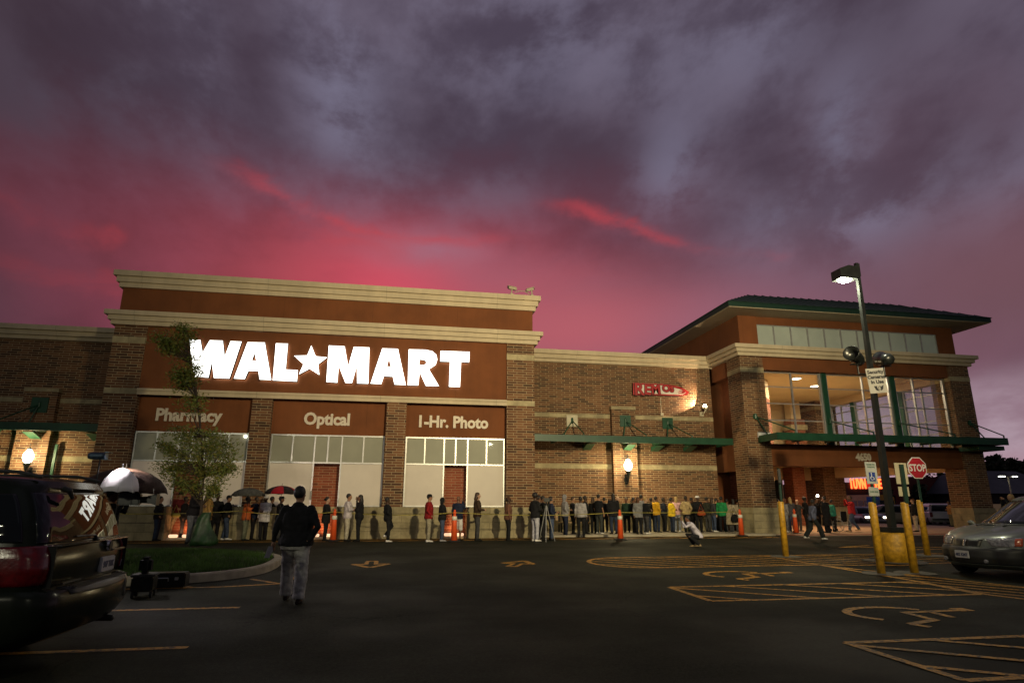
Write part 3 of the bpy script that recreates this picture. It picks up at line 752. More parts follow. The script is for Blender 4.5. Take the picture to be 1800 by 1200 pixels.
# ================================================================ SIGNS ON THE STORE
M_GLOWW = mat('lit_white_sign_face', (.9, .9, .85), .5, nz=(2, .03), emit=((1., 1., .93), 3.2))
M_RETURN = mat('black_letter_return', (.015, .015, .015), .5, nz=(5, .2))
def shape(name, polys, Y, depth, mats, parent=None):
    """extruded outline on a wall facing the lot; polys in (x, z); holes allowed. face material 0, edge material 1"""
    cu = bpy.data.curves.new(name, 'CURVE'); cu.dimensions = '2D'; cu.fill_mode = 'BOTH'; cu.extrude = depth / 2
    for pl in polys:
        s = cu.splines.new('POLY'); s.points.add(len(pl) - 1); s.use_cyclic_u = True
        for i, (x, z) in enumerate(pl): s.points[i].co = (x, z, 0, 1)
    o = bpy.data.objects.new(name, cu); COL.objects.link(o); dg = bpy.context.evaluated_depsgraph_get()
    me = bpy.data.meshes.new_from_object(o.evaluated_get(dg)); bpy.data.objects.remove(o); bpy.data.curves.remove(cu); me.name = name
    me.materials.clear(); [me.materials.append(q) for q in mats]
    for p in me.polygons: p.material_index = 0 if abs(p.normal.z) > .7 else len(mats) - 1
    o = bpy.data.objects.new(name, me); COL.objects.link(o); o.location = (0, Y, 0); o.rotation_euler = (PI / 2, 0, 0)
    if parent is not None: o.parent = parent; o.matrix_parent_inverse = Matrix.Translation(-parent.location)
    return o
def p3(x, y): P = atY(x / 3.75, 460 + y / 3.75, 24.80); return (P.x, P.z)
def p4(x, y): P = atY(430 + x / 3.396, 560 + y / 3.396, 24.80); return (P.x, P.z)
SG = thing('store_name_sign', 'large glowing white channel letters with a star on the terracotta wall', 'sign', (-2.6, 24.9, 6.1))
A3, A4 = (lambda l: [p3(*q) for q in l]), (lambda l: [p4(*q) for q in l])
for nm, pol in (
    ('letter', [A3([(1248, 512), (1320, 515), (1335, 600), (1383, 517), (1468, 520), (1480, 628), (1520, 523), (1592, 526), (1512, 768), (1410, 765), (1396, 655), (1374, 762), (1280, 758)])]),
    ('letter', [A3([(1632, 530), (1745, 532), (1788, 778), (1712, 775), (1703, 720), (1637, 718), (1613, 772), (1542, 768)]), A3([(1678, 600), (1690, 653), (1660, 650)])]),
    ('letter', [A4([(187, 147), (258, 149), (245, 303), (318, 307), (312, 374), (168, 367)])]),
    ('star', [A4([(398, 160), (424, 224), (492, 231), (439, 272), (446, 335), (388, 298), (325, 331), (351, 271), (296, 221), (374, 219)])]),
    ('letter', [A4([(503, 160), (597, 165), (618, 285), (652, 168), (745, 172), (738, 387), (672, 385), (670, 280), (641, 383), (602, 382), (562, 280), (553, 381), (488, 376)])]),
    ('letter', [A4([(822, 177), (915, 180), (962, 395), (895, 392), (885, 345), (832, 342), (815, 390), (752, 386)]), A4([(862, 235), (874, 287), (849, 285)])]),
    ('letter', [A4([(980, 183), (1075, 185), (1118, 193), (1143, 213), (1150, 243), (1140, 275), (1100, 302), (1160, 402), (1082, 400), (1045, 318), (1036, 397), (974, 396)]), A4([(1043, 243), (1070, 245), (1083, 252), (1084, 267), (1072, 276), (1042, 275)])]),
    ('letter', [A4([(1170, 192), (1343, 198), (1340, 260), (1292, 258), (1285, 407), (1220, 405), (1226, 256), (1168, 254)])])):
    shape(nm, pol, 24.90, .2, (M_GLOWW, M_RETURN), SG)

def wall_text(name, label, s, size, x, Y, z, m_=M_SILLG, bold=.024, sx=1., group='department names over the window bays'):
    o = text_obj(name, s, size, m_, (x, Y, z), (PI / 2, 0, 0), None, .02, bold, 'LEFT', sx)
    return tag(o, label, 'sign', group)
wall_text('pharmacy_sign', 'raised pale letters reading Pharmacy, half hidden behind the young tree', 'Pharmacy', .64, -8.97, 25.29, 4.56, sx=.93)
wall_text('optical_sign', 'raised pale letters reading Optical over the middle window bay', 'Optical', .64, -3.62, 25.29, 4.55, sx=.93)
wall_text('photo_sign', 'raised pale letters reading 1-Hr. Photo over the right window bay', '1-Hr. Photo', .64, .74, 25.29, 4.56, sx=.93)
wall_text('address_number', 'pale house number 4650 on the entrance beam', '4650', .46, 21.42, 26.375, 3.60, bold=.022, sx=.87, group=None)

# ---- small red and white painted shop sign on the centre wall
M_SRED = mat('red_sign_paint', (.42, .022, .025), .45, nz=(3, .15)); M_SWHT = mat('white_sign_paint', (.72, .66, .58), .5, nz=(3, .08)); M_SDK = mat('dark_sign_edge', (.05, .012, .012), .6, nz=(3, .1))
def p7(x, y): P = atY(1060 + x / 8.18, 640 + y / 8.18, 29.0); return (P.x, P.z)
A7 = lambda l: [p7(*q) for q in l]
RS = thing('cafe_sign', 'small red and white arrow-shaped sign on the brick wall beside the lit floodlight', 'sign', (12.9, 29.1, 7.1))
shape('backing', [A7([(432, 266), (520, 268), (700, 275), (830, 278), (960, 292), (1080, 318), (1165, 350), (1225, 388), (1238, 414), (1205, 442), (1110, 455), (860, 446), (640, 436), (432, 440)])], 29.08, .16, (M_SRED, M_SDK), RS)
shape('white_field', [A7([(492, 300), (700, 296), (930, 312), (1100, 360), (1190, 405), (1150, 435), (1000, 436), (830, 428), (640, 424), (490, 418)])], 28.985, .03, (M_SWHT,), RS)
for m_, dy, bo in ((M_SDK, 0, .045), (M_SRED, -.012, .022)):
    for ch, x, y, sz, rz in (('R', 446, 436, .84, 0), ('E', 585, 428, .72, 3), ('M', 690, 420, .66, -3), ('O', 850, 392, .50, 0), ('S', 962, 396, .42, 0)):
        P = p7(x, y); o = text_obj('letter', ch, sz, m_, (P[0], 28.962 + dy, P[1]), (PI / 2, R(rz), 0), None, .005, bo); o.parent = RS; o.matrix_parent_inverse = Matrix.Translation(-RS.location)
shape('swoosh', [A7([(1062, 400), (1095, 382), (1140, 384), (1180, 404), (1150, 422), (1080, 424), (1072, 412), (1120, 410), (1130, 402), (1110, 396)])], 28.94, .008, (M_SRED,), RS)
bm = BM(); tube(bm, [(12.98, 29.17, 6.75), (12.98, 29.17, 6.0)], .012, 6); box(bm, 12.93, 13.08, 29.12, 29.198, 5.86, 6.0)
o = finish('cable_and_box', bm, M_PALEP); o.parent = RS; o.matrix_parent_inverse = Matrix.Translation(-RS.location)

# ---- wall floodlight beside it
M_HOT = mat('burning_lamp', (1, 1, 1), .5, nz=(2, .02), emit=((1., .80, .55), 60))
FL = thing('wall_floodlight', 'small lit floodlight burning white on the brick wall left of the entrance tower', 'light', (15.25, 28.9, 6.3))
bm = BM(); tube(bm, [(-.1, .25, -.3), (-.1, .0, -.28), (0, -.05, -.1)], .03, 8); box(bm, -.2, 0, .22, .29, -.42, -.2); o = finish('bracket', bm, M_PALEP); o.parent = FL
bm = BM(); lathe(bm, [(.05, -.12), (.10, -.05), (.12, .1), (.10, .11)], 16, (0, 0, 0), 0, 'z'); o = finish('housing', bm, M_PALEP); o.parent = FL; o.rotation_euler = (0, R(-70), 0)
bm = BM(); ell(bm, (-.05, -.06, .06), (.085, .085, .085)); o = finish('bulb', bm, M_HOT); o.parent = FL
l = lamp('floodlight_beam', 'SPOT', (14.95, 28.88, 6.40), 270, (1., .70, .42), .04, spot=118, blend=.18); aim(l, (13.2, 29.2, 7.7)); 

# ---- two wall lanterns
M_GLOBE = mat('lit_lantern_glass', (1, .95, .8), .4, nz=(3, .02), emit=((1., .90, .60), 24))
def lantern(x, label):
    t_ = thing('wall_lantern', label, 'lantern', (x, 28.9, 3.0), 0, 'carriage lanterns on the brick pilasters')
    bm = BM(); box(bm, -.07, .07, -.06, -.003, -.55, -.05, bev=.02); box(bm, -.11, .11, -.05, -.003, -.40, -.22, bev=.02)
    tube(bm, [(0, -.06, -.42), (0, -.22, -.46), (0, -.33, -.30), (0, -.36, -.14)], [.03, .035, .03, .03], 8); tube(bm, [(0, -.06, -.15), (0, -.2, -.2), (0, -.34, -.1)], .022, 8)
    lathe(bm, [(.03, -.20), (.06, -.14), (.10, -.02), (.14, .06), (.14, .09), (.05, .10)], 16, (0, -.36, 0)); o = finish('bracket', bm, M_BLACK); o.parent = t_
    bm = BM(); lathe(bm, [(.05, .10), (.13, .16), (.185, .30), (.18, .42), (.12, .54), (.06, .64), (.02, .68)], 18, (0, -.36, 0)); o = finish('lantern_glass', bm, M_GLOBE, smooth=True); o.parent = t_
    bm = BM(); lathe(bm, [(.07, .645), (.05, .70), (.015, .74), (.012, .82), (.03, .84), (.005, .88)], 12, (0, -.36, 0)); o = finish('finial', bm, M_BLACK); o.parent = t_
    l = lamp('lantern_light', 'POINT', (0, -.62, .38), 250, (1., .80, .42), .16, parent=t_)
lantern(10.87, 'lit lantern on the brick pilaster of the wall right of the name sign')
lantern(-14.62, 'lit lantern on the far left pilaster above the dark parked vehicle')

# ---- security cameras on the cornice
M_CAMB = mat('beige_camera_housing', (.45, .40, .28), .5, nz=(6, .1))
def seccam(x, y, z, ang, label, tilt=.1):
    t_ = thing('security_camera', label, 'camera', (x, y, z), ang, 'security cameras on the upper cornice')
    bm = BM(); box(bm, -.17, .2, -.07, .07, .22, .33, bev=.02); box(bm, -.22, .16, -.08, .08, .332, .35); o = finish('housing', bm, M_CAMB); o.parent = t_; o.rotation_euler = (0, tilt, 0)
    bm = BM(); lathe(bm, [(.045, -.205), (.045, -.17)], 12, (0, 0, .275), 0, 'x'); o = finish('lens', bm, M_BLACK); o.parent = t_; o.rotation_euler = (0, tilt, 0)
    bm = BM(); tube(bm, [(0, 0, .0), (0, 0, .12), (.02, 0, .23)], .03, 8); box(bm, -.07, .07, -.06, .06, -.01, .03); o = finish('bracket', bm, M_CAMB); o.parent = t_
    return t_
seccam(4.55, 24.95, 10.29, .15, 'security camera on the cornice, the left of the pair and pointing left')
s2 = seccam(5.45, 24.95, 10.29, PI + .2, 'security camera at the corner of the cornice, pointing right on a curved arm', .35)
bm = BM(); tube(bm, [(.1, 0, .05), (.35, 0, .16), (.6, 0, .13), (.8, 0, .05)], .018, 6); o = finish('curved_arm', bm, M_CAMB); o.parent = s2

# ---- ground fixtures in the niches
M_GLOWP = mat('lit_ground_fixture', (1, .8, .6), .5, nz=(3, .02), emit=((1., .6, .38), 1.0))
for i, (xc, n0, n1) in enumerate(NICHE_LIGHTS):
    pos = ('left', 'middle', 'right')[i]
    t_ = thing('niche_light', 'low warm light strip at the foot of the brick niche in the %s window bay' % pos, 'light', (xc, 25.25, .31), 0, 'low lights in the brick niches')
    bm = BM(); box(bm, -.42, .42, -.06, .06, 0, .04); o = finish('housing', bm, M_PALEP); o.parent = t_
    bm = BM(); box(bm, -.38, -.08, -.05, .07, .045, .15, bev=.02); box(bm, .08, .38, -.05, .07, .045, .15, bev=.02); o = finish('lens', bm, M_GLOWP); o.parent = t_
    lamp('niche_glow', 'AREA', (0, .22, .25), 3.4, (1., .45, .20), .35, (R(150), 0, 0), parent=t_)

# ---- lights inside the entrance tower
M_CEILG = mat('lit_downlight', (1, .9, .7), .5, nz=(3, .02), emit=((1., .85, .6), 9))
for i, (x, y, lb) in enumerate(((21.2, 29.8, 'lit ceiling downlight inside the tower, the nearer one'), (23.6, 31.6, 'lit ceiling downlight deeper inside the tower'))):
    t_ = thing('ceiling_light', lb, 'light', (x, y, 8.2), 0, 'ceiling lights inside the tower')
    bm = BM(); lathe(bm, [(.30, -.02), (.30, -.003), (.24, -.003)], 20); o = finish('trim_ring', bm, M_WHITE); o.parent = t_
    bm = BM(); lathe(bm, [(.22, -.03), (.22, -.01)], 20); o = finish('lens', bm, M_CEILG); o.parent = t_
    lamp('downlight', 'AREA', (0, 0, -.08), 230, (1., .82, .54), .4, parent=t_)
for x, y in ((20.5, 29.5), (24.5, 32.5)):
    t_ = thing('porch_light', 'round soffit light under the entrance porch at %s' % ('the left' if x < 22 else 'the right'), 'light', (x, y, 3.9), 0, 'soffit lights under the porch')
    bm = BM(); lathe(bm, [(.16, -.03), (.16, -.003)], 16); o = finish('lens', bm, M_CEILG); o.parent = t_
    lamp('porch_lamp', 'AREA', (0, 0, -.08), 110, (1., .62, .32), .3, parent=t_)

# ================================================================ LAMP POSTS
M_LENS = mat('lit_lamp_lens', (1, 1, 1), .5, nz=(3, .02), emit=((1., 1., .72), 22))
def shoebox(par, x, sgn=-1, z=7.95, energy=0, lens=M_LENS, cast=True):
    bm = BM()
    prism(bm, [(x, z + .02), (x + sgn * .10, z - .01), (x + sgn * .12, z - .06), (x + sgn * .66, z - .06), (x + sgn * .66, z + .22), (x + sgn * .36, z + .34), (x + sgn * .14, z + .32), (x, z + .42)][::1], 'y', -.2, .2)
    o = finish('lamp_head', bm, M_BLACK); o.parent = par
    bm = BM(); ell(bm, (x + sgn * .40, 0, z - .065), (.215, .17, .06), 20, 8); o = finish('lamp_lens', bm, lens, smooth=True); o.parent = par
    if energy: lamp('lamp_light', 'POINT', (x + sgn * .42, 0, z - .22), energy, (1., .95, .68), .09, parent=par)
LP = thing('lamp_post', 'tall black car-park lamp post with a lit head on a yellow concrete drum', 'lamp post', (13.0, 15.03, gz(15)), 0)
LP.rotation_euler = (0, R(.55), 0)
bm = BM(); lathe(bm, [(.40, 0), (.405, .30), (.40, .68), (.385, .72), (.36, .735)], 28); o = finish('concrete_drum', bm, M_YEL, smooth=True); o.parent = LP
bm = BM(); box(bm, -.29, .29, -.29, .29, .735, .87, bev=.02); o = finish('base_cover', bm, M_BLACK); o.parent = LP
bm = BM(); loft(bm, [[(-a, -a, z), (a, -a, z), (a, a, z), (-a, a, z)] for a, z in ((.078, .87), (.062, 4.5), (.046, 8.33))]); o = finish('pole', bm, M_BLACK); o.parent = LP
shoebox(LP, -.06, -1, 7.83, 480)
for sx, tilt in ((-1, -1), (1, 1)):
    bm = BM(); tube(bm, [(0, 0, 4.98), (sx * .42, -.02, 4.98), (sx * .42, -.02, 5.25)], .026, 8); o = finish('flood_arm', bm, M_BLACK); o.parent = LP
    bm = BM()
    lathe(bm, [(.05, .30), (.13, .27), (.165, .15), (.17, -.20), (.205, -.30), (.19, -.31), (.14, -.12)], 20, (0, 0, 0), 0, 'y'); tube(bm, [(-.12, 0, -.19), (.12, 0, -.19)], .018, 6)
    o = finish('flood_head', bm, M_BLACK, smooth=True); o.parent = LP; o.location = (sx * .47, -.05, 5.44); o.rotation_euler = (R(-14), R(4), R(-58) if sx < 0 else R(158)); o.scale = (1.08, 1.1, 1.08)
# the two-board notice strapped to that post
def board_text(par, lines, x, y, z, size, gap, m_, rot=(PI / 2, 0, 0), bold=.004, ax='CENTER'):
    for i, s in enumerate(lines):
        o = text_obj('lettering', s, size, m_, (x, y, z - i * gap), rot, None, .002, bold, ax); o.parent = par
M_INK = mat('black_ink', (.02, .02, .025), .6, nz=(8, .2)); M_PAPER = mat('white_sign_sheet', (.40, .39, .36), .5, nz=(3, .1)); M_BLUEB = mat('blue_grey_board', (.16, .18, .28), .5, nz=(3, .15))
NT_ = thing('security_notice', 'tilted white notice about security cameras strapped to the black lamp post', 'sign', (13.05, 14.86, 4.92), 0); NT_.rotation_euler = (0, R(-4), R(-12))
bm = BM(); box(bm, -.27, .22, -.04, -.02, -.36, .34, bev=.006); o = finish('notice_board', bm, M_PAPER); o.parent = NT_
bm = BM(); prism(bm, [(.225, -.02), (.36, .22), (.345, .23), (.21, -.01)], 'z', -.33, .36); o = finish('side_board', bm, M_BLUEB); o.parent = NT_
board_text(NT_, ['Security', 'Cameras', 'In Use'], -.02, -.045, .19, .135, .14, M_INK, bold=.006)
bm = BM()
prism(bm, [(-.14, -.16), (-.05, -.16), (-.07, -.29), (.0, -.31), (-.1, -.27)], 'y', -.046, -.042); prism(bm, [(.03, -.20), (.13, -.14), (.10, -.25), (.04, -.30)], 'y', -.046, -.042)
tube(bm, [(-.04, -.044, -.22), (.02, -.044, -.17), (.08, -.044, -.22)], .009, 6); tube(bm, [(-.1, -.044, -.2), (-.03, -.044, -.26), (.06, -.044, -.27)], .009, 6)
o = finish('emblem', bm, M_INK); o.parent = NT_

# posts that stand outside the picture: the lot's lights behind the camera (seen mirrored in the shop glass)
def far_post(x, y, rz, label, heads=(-1, 1), e=0):
    t_ = thing('lamp_post', label, 'lamp post', (x, y, gz(y)), rz, 'lot lamp posts behind the viewpoint')
    bm = BM(); lathe(bm, [(.40, 0), (.40, .70), (.36, .735)], 24); o = finish('concrete_drum', bm, M_YEL, smooth=True); o.parent = t_
    bm = BM(); loft(bm, [[(-a, -a, z), (a, -a, z), (a, a, z), (-a, a, z)] for a, z in ((.115, .73), (.062, 8.9))]); o = finish('pole', bm, M_BLACK); o.parent = t_
    for s in heads: shoebox(t_, s * .06, s, 8.3, e)
    return t_
far_post(-14.5, -16, 0, 'lot lamp post behind the viewpoint on the left', e=2000)
far_post(11.0, -20, 0, 'lot lamp post behind the viewpoint on the right', (-1,), e=500)
FP = far_post(7.2, -3.7, 0, 'lot lamp post with two wall-washing floodlights beside the viewpoint', ())
for sx in (-1, 1):
    bm = BM(); lathe(bm, [(.05, .30), (.13, .27), (.165, .15), (.17, -.20), (.205, -.30)], 20, (0, 0, 0), 0, 'y'); o = finish('flood_head', bm, M_BLACK, smooth=True); o.parent = FP; o.location = (sx * .4, .1, 9.0); o.rotation_euler = (0, 0, PI)
    bm = BM(); tube(bm, [(0, 0, 8.8), (sx * .4, 0, 8.8), (sx * .4, .1, 8.95)], .026, 8); o = finish('flood_arm', bm, M_BLACK); o.parent = FP
KEY = lamp('wall_wash', 'SPOT', (7.2, -3.2, 9.05), 24500, (1., .82, .47), .35, spot=77, blend=1.); aim(KEY, (7.2, 27, 9.6))

# ================================================================ BOLLARDS, SIGNS, CONES, TAPE
def bollard(x, y, h, label, lean=0.):
    t_ = thing('bollard', label, 'bollard', (x, y, gz(y)), 0, 'yellow steel bollards in the crossing')
    t_.rotation_euler = (0, lean, 0)
    bm = BM(); lathe(bm, [(.085, 0), (.083, h - .03), (.07, h - .005), (.03, h)], 20); o = finish('steel_pipe', bm, M_YEL, smooth=True); o.parent = t_
    return t_
bollard(10.67, 12.83, 1.53, 'yellow bollard carrying the wheelchair parking sign'); bollard(11.5, 12.82, 1.53, 'yellow bollard carrying the reversed sign, right beside the yellow drum')
bollard(10.86, 16.62, 1.50, 'yellow bollard standing alone in front of the left tower pier'); bollard(15.25, 16.42, 1.56, 'yellow bollard carrying the stop sign')
def post(par, x, z0, z1): 
    bm = BM(); box(bm, x - .03, x + .03, -.02, .02, z0, z1); o = finish('sign_post', bm, M_GREENP); o.parent = par
M_GREENP = mat('dark_green_sign_post', (.010, .035, .024), .5, nz=(5, .2))
M_SRED2 = mat('stop_sign_red', (.40, .018, .030), .4, nz=(3, .1)); M_BLUE = mat('parking_sign_blue', (.02, .045, .22), .45, nz=(4, .1)); M_PSIGN = mat('worn_white_sign', (.34, .36, .35), .5, nz=(4, .12)); M_SGRN = mat('sign_green_ink', (.05, .12, .09), .5, nz=(4, .1))
t_ = thing('stop_sign', 'red octagonal STOP sign on a dark post above the bollard', 'sign', (15.25, 16.35, gz(16.4))); post(t_, 0, 1.5, 2.6)
def octo(r, y0, y1, m_, nm):
    bm = BM(); prism(bm, [(r * math.cos(R(22.5 + 45 * i)), 2.48 + r * math.sin(R(22.5 + 45 * i))) for i in range(8)], 'y', y0, y1); o = finish(nm, bm, m_); o.parent = t_
octo(.335, -.05, -.03, M_WHITE, 'white_border'); octo(.308, -.056, -.05, M_SRED2, 'red_face')
o = text_obj('lettering', 'STOP', .285, M_WHITE, (0, -.059, 2.385), (PI / 2, 0, 0), None, .002, .006, 'CENTER', .82); o.parent = t_
t_ = thing('parking_sign', 'white reserved-parking sign with a blue wheelchair square on a thin post', 'sign', (10.67, 12.77, gz(12.8))); post(t_, 0, 1.5, 2.42)
t_.rotation_euler = (0, R(.6), R(4))
bm = BM(); box(bm, -.155, .155, -.035, -.022, 1.93, 2.42, bev=.006); o = finish('sign_plate', bm, M_PSIGN); o.parent = t_
bm = BM(); box(bm, -.14, .14, -.035, -.022, 1.66, 1.86, bev=.006); o = finish('fine_plate', bm, M_PSIGN); o.parent = t_
bm = BM(); box(bm, -.085, .085, -.040, -.036, 1.99, 2.19); o = finish('blue_square', bm, M_BLUE); o.parent = t_
board_text(t_, ['RESERVED', 'PARKING'], 0, -.037, 2.345, .052, .055, M_SGRN, bold=.001); board_text(t_, ['$100 FINE'], 0, -.037, 1.74, .05, .05, M_SGRN, bold=.001)
bm = BM(); c0 = (-.01, 2.06); arc = [(c0[0] + .042 * math.cos(R(a)), -.0425, c0[1] + .042 * math.sin(R(a))) for a in range(110, 340, 20)]
tube(bm, arc, .006, 6); tube(bm, [(-.02, -.0425, 2.145), (-.015, -.0425, 2.08), (.03, -.0425, 2.08), (.05, -.0425, 2.03)], .007, 6); ell(bm, (-.022, -.0425, 2.163), (.012, .004, .012), 8, 6)
o = finish('wheelchair_symbol', bm, M_WHITE); o.parent = t_
t_ = thing('reversed_sign', 'pale back of a two-part parking sign with a dark post across it', 'sign', (11.5, 12.77, gz(12.8))); t_.rotation_euler = (0, R(.6), 0)
bm = BM(); box(bm, -.165, .165, .024, .036, 1.93, 2.42, bev=.006); o = finish('sign_plate', bm, M_SIGNB); o.parent = t_
bm = BM(); box(bm, -.145, .145, .024, .036, 1.66, 1.88, bev=.006); o = finish('lower_plate', bm, M_SIGNB); o.parent = t_
bm = BM(); box(bm, -.045, .045, -.03, .02, 1.5, 2.38); o = finish('sign_post', bm, M_GREENP); o.parent = t_
t_ = thing('edge_on_sign', 'dark sign seen edge-on at the top of a thin post, left of the entrance', 'sign', (10.86, 16.57, gz(16.6))); post(t_, 0, 1.47, 2.42)
bm = BM(); box(bm, -.02, .05, -.16, .18, 2.0, 2.40, bev=.01); o = finish('sign_plate', bm, M_BLACK); o.parent = t_; o.rotation_euler = (0, 0, R(-30))

M_REFL = mat('white_reflective_collar', (.75, .72, .62), .4, nz=(5, .05))
CONES = []
for (px, py), lb in zip(((585, 951), (798, 952), (1091, 948.5), (1304, 942), (1400, 938)),
        ('tall orange channel cone in front of the middle window bay', 'tall orange channel cone in front of the brick niche of the photo bay', 'tall orange channel cone on the hatching by the black-coated woman',
         'tall orange channel cone at the corner of the left tower pier', 'tall orange channel cone inside the porch opening by the woman in a dark vest')):
    P = gr(px, py); CONES.append(P)
    t_ = thing('traffic_cone', lb, 'cone', (P.x, P.y, gz(P.y)), random.uniform(0, 1), 'tall orange cones along the queue')
    bm = BM(); lathe(bm, [(.25, 0), (.26, .03), (.2, .05), (.1, .06)], 8); o = finish('rubber_base', bm, M_DARK); o.parent = t_
    bm = BM(); lathe(bm, [(.115, .05), (.085, .74), (.08, .86), (.055, .88), (.045, .95), (.062, .96), (.062, 1.01), (.04, 1.02), (.035, 1.09), (.02, 1.1)], 18); o = finish('cone_body', bm, M_ORANGE, smooth=True); o.parent = t_
    bm = BM(); lathe(bm, [(.094, .74), (.088, .87)], 18); o = finish('reflective_collar', bm, M_REFL, smooth=True); o.parent = t_
M_TAPE = mat('yellow_barrier_tape', (.30, .25, .05), .5, nz=(20, .3))
pts = [Vector((-11.5, 22.9, 1.32)), Vector((-5.2, 23.3, 1.30))] + [Vector((c.x, c.y - .02, gz(c.y) + 1.0)) for c in CONES[:4]]
for i, (a, b_) in enumerate(zip(pts, pts[1:])):
    bm = BM(); prev = None; n = 14
    for k in range(n + 1):
        q = k / n; p = a.lerp(b_, q); p.z -= (.10 if i < 4 else .03) * 4 * q * (1 - q); tw = math.sin(k * 1.7 + i) * .012
        r_ = [bm.verts.new((p.x, p.y + tw, p.z - .011)), bm.verts.new((p.x, p.y - tw, p.z + .011))]
        if prev: bm.faces.new((prev[0], r_[0], r_[1], prev[1]))
        prev = r_
    o = finish('barrier_tape', bm, M_TAPE)
    tag(o, ('yellow barrier tape at the far left of the queue', 'yellow barrier tape left of the first cone', 'yellow barrier tape between the cones at the two brick niches', 'yellow barrier tape sagging past the brick corner pier',
            'yellow barrier tape in front of the people by the lantern')[i], 'tape', 'lengths of tape strung along the queue')

# bench and things by the centre wall
M_WOOD = mat('tan_bench_slats', (.36, .24, .13), .7, nz=(6, .25))
t_ = thing('bench', 'low tan bench with black legs against the brick wall behind the queue', 'bench', (8.1, 28.2, .345))
bm = BM(); [box(bm, -.85, .85, -.24 + i * .12, -.14 + i * .12, .40, .44) for i in range(4)]; o = finish('seat', bm, M_WOOD); o.parent = t_
bm = BM(); [box(bm, -.85, .85, .22, .25, .5 + i * .13, .6 + i * .13) for i in range(3)]; o = finish('backrest', bm, M_WOOD); o.parent = t_
for x in (-.7, .7):
    bm = BM(); box(bm, x - .04, x + .04, -.24, -.19, 0, .4); box(bm, x - .04, x + .04, .2, .25, 0, .9); box(bm, x - .04, x + .04, -.19, .2, .34, .4); o = finish('leg', bm, M_BLACK); o.parent = t_

# black equipment cases near the island
P = gr(300, 1028)
t_ = thing('equipment_case', 'black hard-shell equipment case lying at the island kerb', 'case', (P.x - .02, P.y - .25, gz(P.y)), R(3))
bm = BM(); box(bm, -.36, .36, -.17, .17, 0, .25, bev=.02); o = finish('shell', bm, M_BLACK); o.parent = t_
bm = BM(); tube(bm, [(-.09, -.19, .12), (-.09, -.215, .17), (.09, -.215, .17), (.09, -.19, .12)], .010, 6); [box(bm, x - .03, x + .03, -.185, -.172, .13, .18) for x in (-.22, .22)]; o = finish('handle', bm, M_ALU); o.parent = t_
P = gr(246, 1050)
t_ = thing('equipment_cart', 'dark equipment cart with a soft bag stacked behind the parked vehicle', 'cart', (P.x, P.y + .1, gz(P.y)), R(8))
bm = BM(); box(bm, -.16, .16, -.2, .2, .10, .32, bev=.02); o = finish('crate', bm, M_BLACK); o.parent = t_
bm = BM(); box(bm, -.18, .18, -.2, .2, .32, .36, bev=.01); o = finish('lid', bm, mat('grey_plastic_lid', (.03, .03, .03), .5, nz=(5, .2))); o.parent = t_
bm = BM(); box(bm, -.10, .08, -.12, .12, .365, .62, bev=.05); o = finish('soft_bag', bm, cloth('black_nylon_bag', (.015, .015, .016))); o.parent = t_
for x in (-.12, .14):
    for y in (-.14, .14): bm = BM(); lathe(bm, [(.05, -.02), (.05, .02)], 12, (x, y, .05), 0, 'x'); o = finish('wheel', bm, M_DARK); o.parent = t_

# ================================================================ TREES
def leafy(name, label, cat, base, trunkpts, trad, crown, nleaf, leaf, mleaf, mbark, seed, group=None, twigs=60, clump=.22):
    """crown: list of (centre, radii) blobs that set the envelope; leaves cluster along twigs inside it"""
    rg = random.Random(seed); t_ = thing(name, label, cat, base, 0, group); h_small = name == 'young_tree'
    bm = BM(); tube(bm, trunkpts, trad, 8)
    ends = []
    tp = [Vector(p) for p in trunkpts]
    for k in range(twigs):
        c, r = crown[rg.randrange(len(crown))]
        d = Vector((rg.gauss(0, 1), rg.gauss(0, 1), rg.gauss(0, .8))).normalized() * (rg.random() ** .4)
        e = Vector(c) + Vector((d.x * r[0], d.y * r[1], d.z * r[2]))
        best = min(tp, key=lambda q: (q - e).length + (0 if q.z < e.z - .15 else 1.2))
        s0 = best; mid = s0.lerp(e, .5) + Vector((rg.uniform(-.1, .1), rg.uniform(-.1, .1), rg.uniform(0, .15))) * (e - s0).length
        L = (e - s0).length
        tube(bm, [s0, mid, e], [min(.016, max(.004, .009 * L)) if h_small else .012 * L, .005 * max(1, L * .4), .003], 5)
        ends.append((mid, e))
    o = finish('trunk_and_limbs', bm, mbark, smooth=True); o.parent = t_
    bm = BM()
    for i in range(nleaf):
        a, e = ends[rg.randrange(len(ends))]; q = rg.random() ** .6
        p = a.lerp(e, q) + Vector((rg.gauss(0, clump), rg.gauss(0, clump), rg.gauss(0, clump * .75) - abs(rg.gauss(0, .06))))
        d = Vector((rg.gauss(0, 1), rg.gauss(0, 1), rg.gauss(-.25, .6))).normalized(); n_ = Vector((rg.gauss(0, 1), rg.gauss(0, 1), rg.gauss(0, 1)))
        s = d.cross(n_).normalized() * leaf[1] * rg.uniform(.7, 1.2); l = d * leaf[0] * rg.uniform(.6, 1.3)
        v = [bm.verts.new(x) for x in (p - l * .5, p + s * .5, p + l * .5, p - s * .5)]
        f = bm.faces.new(v); f.material_index = 0 if rg.random() < .6 else 1
    o = finish('crown', bm, mleaf); o.parent = t_
    return t_
M_LEAF = [mat('locust_leaf', (.105, .145, .024), .65, nz=(1.5, .35)), mat('yellowing_locust_leaf', (.17, .165, .022), .65, nz=(1.5, .3))]
M_TBARK = mat('dark_young_bark', (.045, .034, .024), .9, nz=(9, .3), bump=(25, .6))
M_BARK = mat('grey_brown_bark', (.09, .065, .045), .9, nz=(9, .3), bump=(25, .6))
TP = gr(345, 974); TB = Vector((TP.x, TP.y, gz(TP.y) + .27))
